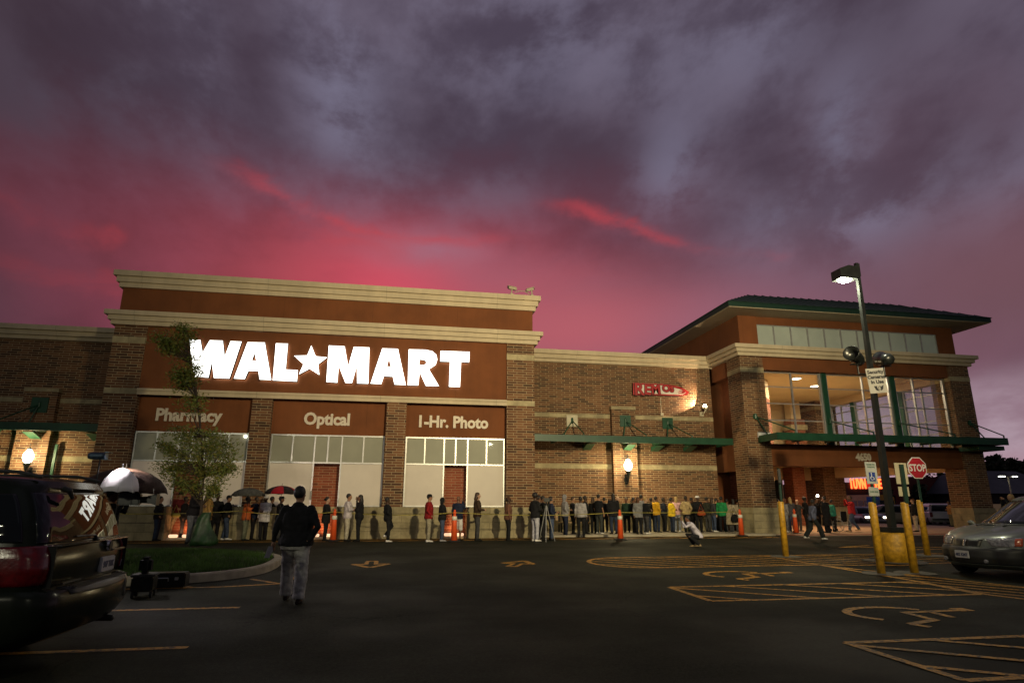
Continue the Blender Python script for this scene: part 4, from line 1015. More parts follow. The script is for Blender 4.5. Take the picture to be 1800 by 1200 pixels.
def tl(px, py): return atY(px, py, TP.y) - TB
def blob(px, py, rx, rz, dy=0., ry=None):
    p = tl(px, py); return ((p.x, dy, p.z), (rx, ry or rx, rz))
trunk = [(0, 0, 0), tl(350, 940), tl(354, 890), tl(357, 840), tl(354, 770), tl(346, 700), tl(334, 640), tl(322, 575)]
trunk = [(Vector(p).x, 0, Vector(p).z) for p in trunk]
crown = [blob(330, 575, .35, .22), blob(285, 590, .3, .3), blob(296, 600, .32, .3, .1), blob(318, 650, .45, .4), blob(300, 668, .4, .25, .2), blob(345, 640, .36, .4), blob(345, 700, .5, .25, -.2), blob(350, 760, .7, .25, .4),
         blob(330, 770, .8, .4, -.4), blob(375, 790, .72, .5), blob(392, 770, .5, .55), blob(340, 815, .9, .38, .2), blob(300, 800, .45, .25), blob(292, 822, .38, .22), blob(320, 840, .55, .2), blob(385, 825, .5, .3), blob(378, 850, .2, .25), blob(405, 815, .22, .3), blob(285, 780, .2, .12)]
leafy('young_tree', 'slender young tree with feathery green leaves on the grass island', 'tree', TB, trunk, [.045, .042, .038, .034, .028, .022, .016, .008], crown, 13000, (.11, .034), M_LEAF, M_TBARK, 5, None, 230, .10)
# green watering bag round its foot
M_BAG = mat('green_watering_bag', (.022, .066, .020), .45, nz=(5, .4), bump=(9, 1.), coat=.15)
bm = BM(); rr = []
for k, (z, r_) in enumerate(((0, .34), (.12, .33), (.3, .27), (.5, .21), (.7, .15), (.82, .12), (.86, .10))):
    rr.append([(r_ * (1 + .15 * math.sin(5 * a + k * 1.1) + .07 * math.sin(11 * a + k * 2)) * math.cos(a) + .03 * math.sin(k * 1.4), r_ * (.8 + .15 * math.sin(4 * a - k)) * math.sin(a), z + (.03 * math.sin(3 * a) if k < 2 else 0)) for a in [2 * PI * i / 28 for i in range(28)]])
loft(bm, rr); tag(finish('watering_bag', bm, M_BAG, smooth=True, loc=TB + Vector((.12, -.04, -.02))), 'crumpled green watering bag zipped round the foot of the young tree', 'bag')

# dark trees on the skyline to the right
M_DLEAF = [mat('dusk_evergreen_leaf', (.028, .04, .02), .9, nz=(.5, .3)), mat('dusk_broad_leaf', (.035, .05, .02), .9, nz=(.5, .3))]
rg = random.Random(11)
SKT = ((1722, 815, 96, 3.4, 'dark skyline tree just right of the right tower pier'), (1738, 806, 92, 3.2, 'dark pointed skyline tree, second right of the tower'), (1752, 803, 100, 3.6, 'dark tall skyline tree behind the far double lamp'),
       (1768, 812, 94, 3.4, 'dark lower skyline tree right over the far double lamp'), (1784, 808, 98, 3.6, 'dark skyline tree second from the right edge'), (1802, 812, 95, 3.8, 'dark skyline tree at the right edge of the view'),
       (1640, 838, 92, 3.4, 'dark tree seen through the porch just right of the STOP sign'), (1655, 832, 97, 3.5, 'dark tree seen through the porch beside the right pier'), (1612, 856, 88, 2.4, 'dark tree seen through the porch below the STOP sign'),
       (1548, 862, 86, 2.2, 'dark tree seen through the porch by the glowing shop letters'))
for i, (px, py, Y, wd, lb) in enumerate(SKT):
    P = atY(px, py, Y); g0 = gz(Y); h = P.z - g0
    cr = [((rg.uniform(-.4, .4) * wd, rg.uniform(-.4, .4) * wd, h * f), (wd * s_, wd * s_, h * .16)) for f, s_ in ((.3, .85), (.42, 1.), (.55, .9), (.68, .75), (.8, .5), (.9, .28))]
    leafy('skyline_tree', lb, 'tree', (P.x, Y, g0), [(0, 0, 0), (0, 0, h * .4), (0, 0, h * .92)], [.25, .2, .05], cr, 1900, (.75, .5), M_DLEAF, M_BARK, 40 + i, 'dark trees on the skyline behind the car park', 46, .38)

# ================================================================ FAR BUILDINGS AND LAMPS (seen right of and through the tower)
M_FAR = mat('far_dark_wall', (.06, .05, .05), .9, nz=(.2, .3)); M_FROOF = mat('far_slate_roof', (.085, .09, .11), .8, nz=(.2, .25)); M_FRED = mat('far_dull_red_wall', (.16, .035, .03), .9, nz=(.2, .2))
M_FWIN = mat('dim_shop_window', (.05, .05, .05), .3, nz=(1, .2), emit=((1., .6, .35), .05))
M_REDGLOW = mat('orange_red_neon', (1, .3, .1), .5, nz=(2, .02), emit=((1., .17, .035), 2.8)); M_REDEDGE = mat('red_neon_halo', (.5, .03, .02), .5, nz=(2, .05), emit=((1., .03, .02), .5))
def fbuild(label, x0, x1, y0, y1, h, wall, roof=None, rh=1.8, name='far_shop'):
    z0 = gz(y0) - .3; t_ = thing(name, label, 'building', ((x0 + x1) / 2, y0, z0), 0, 'dark shops beyond the car park'); w = (x1 - x0) / 2; d = y1 - y0
    bm = BM(); box(bm, -w, w, 0, d, 0, h, bev=.03); o = finish('wall', bm, wall); o.parent = t_
    if roof:
        bm = BM(); loft(bm, [[(-w - .8, -.8, h + .02), (w + .8, -.8, h + .02), (w + .8, d + .8, h + .02), (-w - .8, d + .8, h + .02)], [(-w + 3, d * .45, h + rh), (w - 3, d * .45, h + rh), (w - 3, d * .55, h + rh), (-w + 3, d * .55, h + rh)]]); o = finish('roof', bm, roof); o.parent = t_
    n = max(2, int(2 * w / 5))
    for i in range(n):
        xx = -w + (i + .5) * 2 * w / n; bm = BM(); box(bm, xx - 1.5, xx + 1.5, -.06, -.004, .6, 2.4, bev=.02); o = finish('window', bm, M_FWIN); o.parent = t_
    return t_
FB = fbuild('far dark building carrying glowing orange-red letters, seen through the porch', 54.9, 62.4, 72, 86, 5.0, M_FAR)
for s, px, py, sz in (('I', 1496, 858, 1.75), ('U', 1501, 858, 1.75), ('V', 1509, 858, 1.75), ('N', 1515.5, 858, 1.75), ('W', 1537.5, 858, 1.75), ('E', 1545.5, 858, 1.75)):
    P = atY(px, py, 71.8)
    o = text_obj('sign_letter', s, sz, M_REDGLOW, (P.x - FB.location.x, P.y - FB.location.y, P.z - FB.location.z), (PI / 2, 0, 0), FB, .06, .035, 'LEFT', .48)
bm = BM(); P = atY(1494, 844, 71.9); Q = atY(1556, 859, 71.9); box(bm, P.x - FB.location.x, Q.x - FB.location.x, 71.92 - FB.location.y, 71.99 - FB.location.y, Q.z - FB.location.z, P.z - FB.location.z); o = finish('letter_halo', bm, M_REDEDGE); o.parent = FB  # glowing slab put in for the red halo round the letters
fbuild('far dull red shop front behind the STOP sign', 80, 92, 88, 100, 6.6, M_FRED)
fbuild('far grey-roofed shop right of the STOP sign', 84, 101, 80, 92, 3.9, M_FAR, M_FROOF, 3.6)
fbuild('far grey-roofed building between the tower and the right edge', 112, 150, 105, 118, 4.6, M_FAR, M_FROOF, 3.2)
def flamp(px, py, Y, label):
    P = atY(px, py, Y); g0 = gz(Y); h = P.z - g0; t_ = thing('far_lamp_post', label, 'lamp post', (P.x, Y, g0), 0, 'distant lit lamp posts')
    bm = BM(); tube(bm, [(0, 0, 0), (0, 0, h)], [.10, .06], 8); box(bm, -.9, .9, -.06, .06, h, h + .1); o = finish('pole', bm, M_PALEP); o.parent = t_
    for s in (-1, 1): bm = BM(); box(bm, s * .85 - .32, s * .85 + .32, -.2, .2, h - .0, h + .11, bev=.03); o = finish('lamp_head', bm, M_LFAR); o.parent = t_
M_LFAR = mat('far_lit_lamp_head', (1, 1, 1), .5, nz=(2, .02), emit=((1., 1., .82), 3.5))
flamp(1772, 838, 62, 'far double-headed lit lamp post between the tower and the parked silver vehicle')
t_ = thing('far_parking_sign', 'small pale parking sign with a blue mark above the roof of the silver vehicle', 'sign', (0, 0, 0)); P = atY(1793, 884, 30); t_.location = (P.x, 30, gz(30))
bm = BM(); tube(bm, [(0, 0, 0), (0, 0, P.z - gz(30))], .03, 8); o = finish('sign_post', bm, M_GREENP); o.parent = t_
bm = BM(); box(bm, -.16, .16, -.05, -.035, P.z - gz(30) - .28, P.z - gz(30) + .25, bev=.006); o = finish('sign_plate', bm, M_PSIGN); o.parent = t_
bm = BM(); box(bm, -.07, .09, -.056, -.051, P.z - gz(30) - .16, P.z - gz(30) + .06); o = finish('blue_mark', bm, M_BLUE); o.parent = t_

# ================================================================ VEHICLES
M_TYRE = mat('tyre_rubber', (.014, .014, .014), .8, nz=(8, .2)); M_RIM = mat('alloy_rim', (.28, .28, .28), .35, metal=.8, nz=(6, .1))
M_DKGL = mat('dark_privacy_glass', (.006, .008, .010), .02, spec=.34); M_CHROME = mat('chrome', (.45, .45, .43), .15, metal=1.)
M_LAMPR = mat('tail_lamp_red', (.10, .002, .004), .2, nz=(16, .35), coat=.3, bump=(30, .12)); M_LAMPC = mat('clear_lamp_lens', (.17, .175, .20), .15, nz=(20, .45), coat=.8, bump=(30, .5)); M_AMBER = mat('amber_lamp_lens', (.42, .08, .03), .2, nz=(20, .3), coat=.8)
M_PLATE = mat('white_number_plate', (.42, .43, .45), .5, nz=(6, .1)); M_PINK = mat('plate_ink', (.05, .06, .12), .6, nz=(8, .2)); M_TRIM = mat('black_bumper_plastic', (.016, .017, .017), .5, nz=(6, .2))
NR, NC, NS = 9, 5, 13
def ring(xr, xf, W, rr, rf, z, bowr=0., bowf=0.):
    """closed outline of a vehicle at one height; +x is the front, rear face first"""
    o = []; h = W / 2
    for i in range(NR): f = -1 + 2 * i / (NR - 1); o.append((xr + bowr * f * f, (h - rr) * f))
    o[:] = o
    for i in range(1, NC + 1): a = PI / 2 * i / (NC + 1); o.append((xr + bowr + rr - rr * math.cos(a), h - rr + rr * math.sin(a)))
    for i in range(NS): q = i / (NS - 1); o.append((xr + bowr + rr + (xf - bowf - rf - xr - bowr - rr) * q, h))
    for i in range(1, NC + 1): a = PI / 2 * i / (NC + 1); o.append((xf - bowf - rf + rf * math.sin(a), h - rf + rf * math.cos(a)))
    for i in range(NR): f = 1 - 2 * i / (NR - 1); o.append((xf - bowf * f * f, (h - rf) * f))
    for i in range(1, NC + 1): a = PI / 2 * i / (NC + 1); o.append((xf - bowf - rf + rf * math.cos(a), -h + rf - rf * math.sin(a)))
    for i in range(NS): q = 1 - i / (NS - 1); o.append((xr + bowr + rr + (xf - bowf - rf - xr - bowr - rr) * q, -h))
    for i in range(1, NC + 1): a = PI / 2 * i / (NC + 1); o.append((xr + bowr + rr - rr * math.sin(a), -h + rr - rr * math.cos(a)))
    return [(x, y, z(x, y) if callable(z) else z) for x, y in o]
IR, ISL, IF, ISR = (0, NR - 1), (NR + NC, NR + NC + NS - 1), (NR + 2 * NC + NS, 2 * NR + 2 * NC + NS - 1), (2 * NR + 3 * NC + NS, 2 * NR + 3 * NC + 2 * NS - 1)
class Surf:
    cubic = False
    def __init__(s, rings): s.r = [[Vector(p) for p in q] for q in rings]; s.n = len(s.r[0])
    def p(s, i, k):
        k = max(0, min(len(s.r) - 1.0001, k)); k0 = int(k); fk = k - k0; i0 = int(math.floor(i)); fi = i - i0
        g = lambda a, b: s.r[max(0, min(len(s.r) - 1, b))][a % s.n]
        if s.cubic:
            def cr(a, b, c_, d, t): return .5 * ((2 * b) + (c_ - a) * t + (2 * a - 5 * b + 4 * c_ - d) * t * t + (3 * b - a - 3 * c_ + d) * t ** 3)
            col_ = lambda kk: cr(g(i0 - 1, kk), g(i0, kk), g(i0 + 1, kk), g(i0 + 2, kk), fi)
            return cr(col_(k0 - 1), col_(k0), col_(k0 + 1), col_(k0 + 2), fk)
        return (g(i0, k0) * (1 - fi) + g(i0 + 1, k0) * fi) * (1 - fk) + (g(i0, k0 + 1) * (1 - fi) + g(i0 + 1, k0 + 1) * fi) * fk
    def patch(s, name, i0, i1, k0, k1, m_, parent, off=.008, cut=(0, 0, 0, 0), th=.0):
        """slab lying on the body skin between outline indices i and levels k; cut trims i at bottom/top ends"""
        bm = BM(); nu, nv = max(3, int(abs(i1 - i0) * 2)), max(3, int((k1 - k0) * 5)); G_ = []
        for b in range(nv + 1):
            fb = b / nv; row = []; a0 = i0 + cut[0] * (1 - fb) + cut[1] * fb; a1 = i1 - cut[2] * (1 - fb) - cut[3] * fb
            for a in range(nu + 1):
                i = a0 + (a1 - a0) * a / nu; k = k0 + (k1 - k0) * fb
                p = s.p(i, k); du = s.p(i + .3, k) - s.p(i - .3, k); dv = s.p(i, k + .05) - s.p(i, k - .05); n_ = dv.cross(du)
                n_ = n_.normalized() if n_.length > 1e-9 else Vector((0, 0, 1))
                c_ = Vector((0, 0, p.z)); 
                if n_.dot(p - c_) < 0: n_ = -n_
                row.append((p + n_ * off, p - n_ * .02))
            G_.append(row)
        F_ = [[bm.verts.new(q[0]) for q in row] for row in G_]; B_ = [[bm.verts.new(q[1]) for q in row] for row in G_]
        for b in range(nv):
            for a in range(nu):
                bm.faces.new((F_[b][a], F_[b][a + 1], F_[b + 1][a + 1], F_[b + 1][a])); bm.faces.new((B_[b][a], B_[b + 1][a], B_[b + 1][a + 1], B_[b][a + 1]))
        for b in range(nv):
            for a in (0, nu): bm.faces.new((F_[b][a], F_[b + 1][a], B_[b + 1][a], B_[b][a]))
        for a in range(nu):
            for b in (0, nv): bm.faces.new((F_[b][a], B_[b][a], B_[b][a + 1], F_[b][a + 1]))
        o = finish(name, bm, m_, smooth=True); o.parent = parent
        for p_ in o.data.polygons: pass
        return o
def wheel(par, x, y, r=.34, w=.22):
    bm = BM(); s = 1 if y > 0 else -1
    lathe(bm, [(r * .62, -w / 2), (r * .95, -w / 2), (r, -w / 2 + .03), (r, w / 2 - .03), (r * .95, w / 2), (r * .62, w / 2)], 28, (x, y, r), 0, 'y'); o = finish('tyre', bm, M_TYRE, smooth=True); o.parent = par
    bm = BM(); lathe(bm, [(r * .61, -w / 2 + .02), (r * .61, w / 2 - .02)], 24, (x, y, r), 0, 'y')
    for k in range(5):
        a = 2 * PI * k / 5; box(bm, x - .03, x + .03, y + s * (w / 2 - .02), y + s * (w / 2 - .005), r + .02, r + r * .56)
        bmesh.ops.rotate(bm, verts=bm.verts[-8:], cent=(x, y, r), matrix=Matrix.Rotation(a, 3, 'Y'))
    o = finish('rim', bm, M_RIM); o.parent = par
def body(par, lower, upper, m_, top_z=.05):
    bm = BM(); loft(bm, lower); o = finish('body', bm, m_, smooth=True); o.parent = par
    sharp(o)
    bm = BM(); loft(bm, upper); o2 = finish('cabin', bm, m_, smooth=True); o2.parent = par; sharp(o2)
def sharp(o, a=38):
    me = o.data; me.update(); c = math.cos(R(a))
    at = me.attributes.get('sharp_edge') or me.attributes.new('sharp_edge', 'BOOLEAN', 'EDGE')
    ef = {}
    for p in me.polygons:
        for k in p.edge_keys: ef.setdefault(k, []).append(p.normal)
    for e in me.edges:
        n_ = ef.get(e.key, [])
        if len(n_) == 2 and n_[0].dot(n_[1]) < c: at.data[e.index].value = True
def lerp(a, b, t): return a + (b - a) * t

# ---- big dark sport-utility vehicle, rear right beside the camera
M_SUVP = mat('black_green_car_paint', (.008, .011, .007), .22, coat=.0, nz=(2, .1), spec=.22)
SV = thing('parked_suv', 'big black-green sport utility vehicle parked at the left edge, tail towards the store lane', 'car', (-5.49, 7.36, gz(7.4) - .03), PI + R(1.5))
HL = 2.65
# local frame: +x front (world -x). rear face at local x=-HL
low = [ring(-HL + .25, HL - .2, 1.84, .25, .3, .36, .05, .1), ring(-HL + .08, HL - .05, 1.96, .30, .3, .43, .08, .12), ring(-HL + .0, HL, 2.02, .30, .3, .54, .09, .12), ring(-HL + .0, HL, 2.02, .30, .3, .76, .09, .12), ring(-HL + .03, HL - .02, 2.0, .28, .3, .81, .09, .12),
       ring(-HL + .16, HL - .1, 1.96, .17, .3, .835, .07, .12), ring(-HL + .14, HL - .1, 2.0, .18, .3, 1.0, .07, .12), ring(-HL + .15, HL - .12, 1.99, .19, .3, 1.12, .07, .12), ring(-HL + .18, HL - .2, 1.95, .21, .3, 1.205, .07, .12)]
upp = [ring(-HL + .185, 1.35, 1.94, .22, .3, 1.206, .07, .1), ring(-HL + .214, 1.2, 1.90, .22, .3, 1.30, .06, .1), ring(-HL + .252, 1.05, 1.87, .22, .3, 1.40, .052, .1), ring(-HL + .296, .90, 1.82, .22, .3, 1.50, .048, .1), ring(-HL + .346, .78, 1.76, .22, .3, 1.60, .046, .1), ring(-HL + .389, .66, 1.71, .24, .3, 1.68, .045, .1), ring(-HL + .375, .62, 1.66, .26, .3, 1.72, .05, .1), ring(-HL + .40, .58, 1.58, .30, .3, 1.785, .06, .1), ring(-HL + .62, .40, 1.34, .34, .3, 1.825, .08, .1)]
body(SV, low, upp, M_SUVP)
US, LS = Surf(upp), Surf(low)
US.cubic = True; US.patch('rear_window', -3.0, NR + 2.0, .2, 4.85, M_DKGL, SV, .008); US.cubic = False
US.patch('side_window', ISR[0] + .6, ISR[1] + 1.2, .3, 4.7, M_DKGL, SV, .006)
US.patch('side_window', ISL[0] - 1.2, ISL[1] - .6, .3, 4.7, M_DKGL, SV, .006)
NE = 2 * NR + 4 * NC + 2 * NS
LS.patch('tail_light', NE - NC - 1.25, NE - .1, 5.25, 7.95, M_LAMPR, SV, .014, (.0, .75, 0, 0))
LS.patch('reverse_light', NE - 3.1, NE - .3, 5.3, 5.75, M_LAMPC, SV, .022)
LS.patch('tail_light', NR - .9, NR + NC + 1.25, 5.25, 7.95, M_LAMPR, SV, .014)
LS.patch('bumper_step', .4, NR - 1.4, 3.05, 4.7, M_TRIM, SV, .010)
for k in range(4):
    bm = BM(); box(bm, -HL + .045 + .028 * k, -HL + .057 + .028 * k, -.62, .62, .822 + .002 * k, .832 + .002 * k); o = finish('step_ridge', bm, M_CHROME if k == 3 else M_TRIM); o.parent = SV
M_BGREY = mat('dark_grey_bumper', (.030, .036, .036), .35, coat=.4, nz=(4, .1))
LS.patch('bumper_cover', ISR[1] - 3.0, NE + .3, 2.2, 4.3, M_BGREY, SV, .007)
M_SEAM = mat('panel_gap', (.002, .002, .002), .9, nz=(4, .1))
bm = BM(); box(bm, -HL + .150, -HL + .20, -.80, .80, 1.196, 1.206); o = finish('tailgate_seam', bm, M_CHROME); o.parent = SV
for s_ in (-1, 1): bm = BM(); box(bm, -HL + .172, -HL + .25, s_ * .845 - .004, s_ * .845 + .004, .84, 1.2); o = finish('tailgate_seam', bm, M_SEAM); o.parent = SV
bm = BM(); box(bm, -HL + .105, -HL + .16, -.62, -.28, 1.085, 1.108, bev=.008); o = finish('chrome_handle', bm, M_CHROME); o.parent = SV
bm = BM(); lathe(bm, [(.050, -.030), (.055, -.01), (.055, .03)], 20, (-HL + .145, -.22, 1.145), 0, 'x'); o = finish('round_badge', bm, M_CHROME); o.parent = SV
bm = BM(); lathe(bm, [(.042, -.036), (.042, -.028)], 20, (-HL + .145, -.22, 1.145), 0, 'x'); o = finish('badge_face', bm, M_TRIM); o.parent = SV
bm = BM(); box(bm, -HL + .115, -HL + .15, -.40, -.06, .885, 1.035, bev=.01); o = finish('number_plate', bm, M_PLATE); o.parent = SV
o = text_obj('plate_lettering', '907 TRK', .085, M_PINK, (-HL + .112, -.23, .93), (PI / 2, 0, -PI / 2), SV, .002, .003, 'CENTER', .85)
bm = BM(); box(bm, -HL + .125, -HL + .15, .35, .72, .862, .876); o = finish('chrome_strip', bm, M_CHROME); o.parent = SV
bm = BM(); tube(bm, [(-HL + .17, .0, 1.215), (-HL + .19, .02, 1.26), (-HL + .20, .42, 1.27)], [.018, .010, .007], 6); o = finish('rear_wiper', bm, M_TRIM); o.parent = SV
bm = BM(); tube(bm, [(-HL + .34, .52, 1.72), (-HL + .30, .50, 1.70), (-HL + .29, .44, 1.63)], [.02, .026, .018], 8); o = finish('wiper_nozzle', bm, M_TRIM); o.parent = SV
for s_ in (-1, 1):
    bm = BM(); tube(bm, [(.6, s_ * .66, 1.83), (.4, s_ * .67, 1.87), (-1.6, s_ * .67, 1.875), (-1.95, s_ * .66, 1.865), (-2.15, s_ * .65, 1.82)], .017, 8); [tube(bm, [(x, s_ * .66, 1.79), (x, s_ * .66, 1.87)], .02, 6) for x in (-.3, -1.3)]
    o = finish('roof_rail', bm, M_TRIM); o.parent = SV
for x in (-1.4, 1.6):
    for y in (-.86, .86): wheel(SV, x, y, .39, .26)
bm = BM(); tube(bm, [(-HL + .45, -.55, .38), (-HL + .12, -.56, .37)], .032, 10); o = finish('exhaust_pipe', bm, M_TRIM); o.parent = SV

# ---- silver people carrier on the right, nose to the camera
M_SILV = mat('silver_green_car_paint', (.17, .19, .17), .32, metal=.5, coat=.5, nz=(2, .06))
MV = thing('parked_minivan', 'silver minivan parked nose-first at the right edge of the lot', 'car', (14.42, 12.12, gz(12.1)), PI + R(3.5))
def hood(z0, z1, x0, x1):      # belt height falling to the nose
    return lambda x, y: lerp(z0, z1, max(0, min(1, (x - x0) / (x1 - x0))) ** 1.5) 
HM = 2.45
low = [ring(-HM + .2, HM - .22, 1.70, .3, .35, .20, .05, .22), ring(-HM + .05, HM - .06, 1.80, .3, .38, .28, .06, .24), ring(-HM, HM, 1.84, .3, .40, .42, .06, .25), ring(-HM, HM, 1.85, .3, .40, .56, .06, .25),
       ring(-HM + .02, HM - .03, 1.85, .3, .40, .60, .06, .25), ring(-HM + .04, HM - .07, 1.85, .3, .40, .63, .06, .25), ring(-HM + .05, HM - .12, 1.85, .3, .40, lambda x, y: lerp(.86, .755, max(0, min(1, (x - .9) / 1.4)) ** 1.5), .06, .25),
       ring(-HM + .08, HM - .26, 1.80, .3, .42, lambda x, y: lerp(1.0, .83, max(0, min(1, (x - .9) / 1.3)) ** 1.6), .06, .25), ring(-HM + .2, HM - .45, 1.62, .3, .42, lambda x, y: lerp(1.06, .885, max(0, min(1, (x - .9) / 1.1)) ** 1.5), .06, .25),
       ring(-HM + .5, HM - .80, 1.20, .3, .42, lambda x, y: lerp(1.10, .96, max(0, min(1, (x - .9) / .8)) ** 1.4), .06, .2), ring(-HM + .8, HM - 1.2, .5, .2, .2, 1.10, .02, .1)]
upp = [ring(-HM + .1, 1.42, 1.76, .3, .3, .985, .06, .28), ring(-HM + .14, 1.30, 1.72, .3, .3, 1.05, .06, .28), ring(-HM + .28, .72, 1.56, .3, .3, 1.38, .06, .22), ring(-HM + .42, .26, 1.42, .3, .3, 1.61, .06, .16), ring(-HM + .55, .08, 1.32, .3, .3, 1.67, .05, .14), ring(-HM + .9, -.2, 1.0, .3, .3, 1.715, .05, .1)]
body(MV, low, upp, M_SILV); US, LS = Surf(upp), Surf(low)
M_WSG = mat('windscreen_glass', (.012, .016, .017), .04, coat=.7, spec=.8)
US.patch('windscreen', IF[0] - 2.6, IF[1] + 2.6, 1.12, 2.9, M_WSG, MV, .006)
for a, b_ in ((ISL[0] + .4, ISL[1] - 3.3), (ISL[1] - 3.0, ISL[1] + .5), (ISR[0] - .5, ISR[0] + 3.0), (ISR[0] + 3.3, ISR[1] - .4)): US.patch('side_window', a, b_, 1.15, 2.85, M_WSG, MV, .006)
LS.patch('headlight', IF[0] - 4.4, IF[0] + 1.35, 5.12, 6.35, M_LAMPC, MV, .010, (.3, 0, .9, 0)); LS.patch('headlight', IF[1] - 1.35, IF[1] + 4.4, 5.12, 6.35, M_LAMPC, MV, .010, (.9, 0, .3, 0))
LS.patch('turn_signal', IF[0] - 4.2, IF[0] - 2.9, 5.25, 6.15, M_AMBER, MV, .015); LS.patch('turn_signal', IF[1] + 2.9, IF[1] + 4.2, 5.25, 6.15, M_AMBER, MV, .015)
M_GRIL = mat('black_grille', (.010, .011, .010), .4, nz=(6, .2))
g_ = LS.patch('grille', IF[0] + 1.75, IF[0] + 3.75, 5.0, 6.15, M_GRIL, MV, .010, (.0, -.2, 0, .0)); LS.patch('grille', IF[0] + 4.25, IF[0] + 6.25, 5.0, 6.15, M_GRIL, MV, .010, (0, .0, .0, -.2))
LS.patch('grille_surround', IF[0] + 1.5, IF[1] - 1.5, 4.82, 5.0, M_SILV, MV, .014); LS.patch('grille_surround', IF[0] + 1.4, IF[1] - 1.4, 6.15, 6.32, M_SILV, MV, .016)
o = LS.patch('grille_emblem', IF[0] + 3.72, IF[0] + 4.28, 5.0, 6.2, M_CHROME, MV, .016, (.2, 0, .2, 0))
LS.patch('bumper', IF[0] - 5.5, IF[1] + 5.5, 1.1, 4.75, M_TRIM, MV, .006)
bm = BM(); box(bm, HM + .0, HM + .025, -.16, .16, .40, .55, bev=.008); o = finish('number_plate', bm, M_PLATE); o.parent = MV; o.rotation_euler = (0, 0, 0)
o = text_obj('plate_lettering', '482 KMT', .085, M_PINK, (HM + .027, 0, .44), (PI / 2, 0, PI / 2), MV, .002, .003, 'CENTER', .85)
for s in (-1, 1): bm = BM(); lathe(bm, [(.04, -.02), (.042, .01), (.03, .02)], 16, (HM - .05, s * .46, .36), 0, 'x'); o = finish('fog_lamp', bm, M_LAMPC); o.parent = MV
for s in (-1, 1):
    bm = BM(); ell(bm, (.95, s * .97, 1.08), (.05, .09, .055)); tube(bm, [(.95, s * .86, 1.04), (.95, s * .95, 1.07)], .025, 6); o = finish('door_mirror', bm, M_SILV, smooth=True); o.parent = MV
for x in (-1.45, 1.5):
    for y in (-.80, .80): wheel(MV, x, y, .335, .22)
bm = BM(); tube(bm, [(1.40, .15, 1.045), (1.3, .2, 1.06), (1.2, .75, 1.07)], .012, 6); tube(bm, [(1.42, -.45, 1.04), (1.35, -.4, 1.06), (1.3, .1, 1.06)], .012, 6); o = finish('wipers', bm, M_TRIM); o.parent = MV

# ---- far vehicles
def farcar(name, label, px, py, rz, paint_, L=4.5, W=1.78, H=1.42, kind='sedan', lit=False, cat='car', Y=None):
    P = gr(px, py) if Y is None else None
    if Y: q = atY(px, py, Y); P = Vector((q.x, Y, gz(Y)))
    t_ = thing(name, label, cat, (P.x, P.y, gz(P.y)), rz, 'cars in the far lot behind the porch'); h = L / 2; bl = H * .60
    van = kind != 'sedan'
    low = [ring(-h + .15, h - .15, W - .1, .25, .3, .22, .05, .12), ring(-h, h, W, .25, .3, .36, .06, .14), ring(-h, h, W, .25, .3, .55, .06, .14), ring(-h + .06, h - .08, W, .25, .3, bl * .85 if not van else lambda x, y: bl * (.95 if x < h * .4 else .85), .06, .14),
           ring(-h + .15, h - .3, W - .1, .25, .3, bl if not van else lambda x, y: bl * (1. if x < h * .4 else .92), .06, .14), ring(-h + .5, h - .8, W - .5, .2, .2, bl + .04, .02, .1)]
    xr = -h + (.12 if van else .75); upp = [ring(xr, h * .42, W - .08, .2, .25, bl - .03, .05, .15), ring(xr + (.1 if van else .45), h * .18, W - .32, .2, .25, H * .95, .05, .12), ring(xr + (.4 if van else .7), h * .05, W - .6, .2, .25, H, .04, .1)]
    body(t_, low, upp, paint_); US, LS = Surf(upp), Surf(low)
    US.patch('windscreen', IF[0] - 2, IF[1] + 2, .12, .92, M_DKGL, t_, .008); US.patch('rear_window', -1.5, NR + .5, .15, .9, M_DKGL, t_, .008)
    US.patch('side_window', ISL[0], ISL[1], .12, .92, M_DKGL, t_, .008); US.patch('side_window', ISR[0], ISR[1], .12, .92, M_DKGL, t_, .008)
    hm = M_HEAD if lit else M_LAMPC
    LS.patch('headlight', IF[0] - 3.5, IF[0] + 1.2, 2.1, 2.8, hm, t_, .02); LS.patch('headlight', IF[1] - 1.2, IF[1] + 3.5, 2.1, 2.8, hm, t_, .02)
    LS.patch('grille', IF[0] + 1.8, IF[1] - 1.8, 2.1, 2.8, M_GRIL, t_, .02)
    LS.patch('tail_light', NR - .5, NR + 3, 2.2, 3.2, M_LAMPR, t_, .02); LS.patch('tail_light', -4, -.5, 2.2, 3.2, M_LAMPR, t_, .02)
    LS.patch('bumper', -2, NR + 1, 1.1, 1.95, M_TRIM, t_, .015)
    for x in (-h * .6, h * .62):
        for y in (-W / 2 + .1, W / 2 - .1): wheel(t_, x, y, .32, .2)
    return t_
M_HEAD = mat('lit_headlamp', (1, 1, 1), .5, nz=(2, .02), emit=((1., .80, .62), 7))
M_CW = mat('white_car_paint', (.42, .42, .42), .3, coat=.8, nz=(2, .05)); M_CS = mat('silver_car_paint', (.20, .20, .21), .3, metal=.4, coat=.8, nz=(2, .05)); M_CD = mat('dark_car_paint', (.025, .025, .03), .3, coat=.8, nz=(2, .1)); M_CT = mat('tan_car_paint', (.26, .23, .17), .3, metal=.3, coat=.8, nz=(2, .05))
farcar('far_sedan', 'silver saloon with its headlights on, heading out beyond the porch', 1519, 917, R(-103), M_CS, lit=True, Y=45)
farcar('far_wagon', 'pale tan estate car parked side-on behind the lamp post', 1556, 917, R(150), M_CT, L=4.8, H=1.6, kind='van', Y=47)
farcar('far_minivan', 'white minivan seen from behind, parked beyond the right pier', 1645, 923, R(62), M_CW, L=4.8, W=1.9, H=1.75, kind='van', Y=49, cat='van')
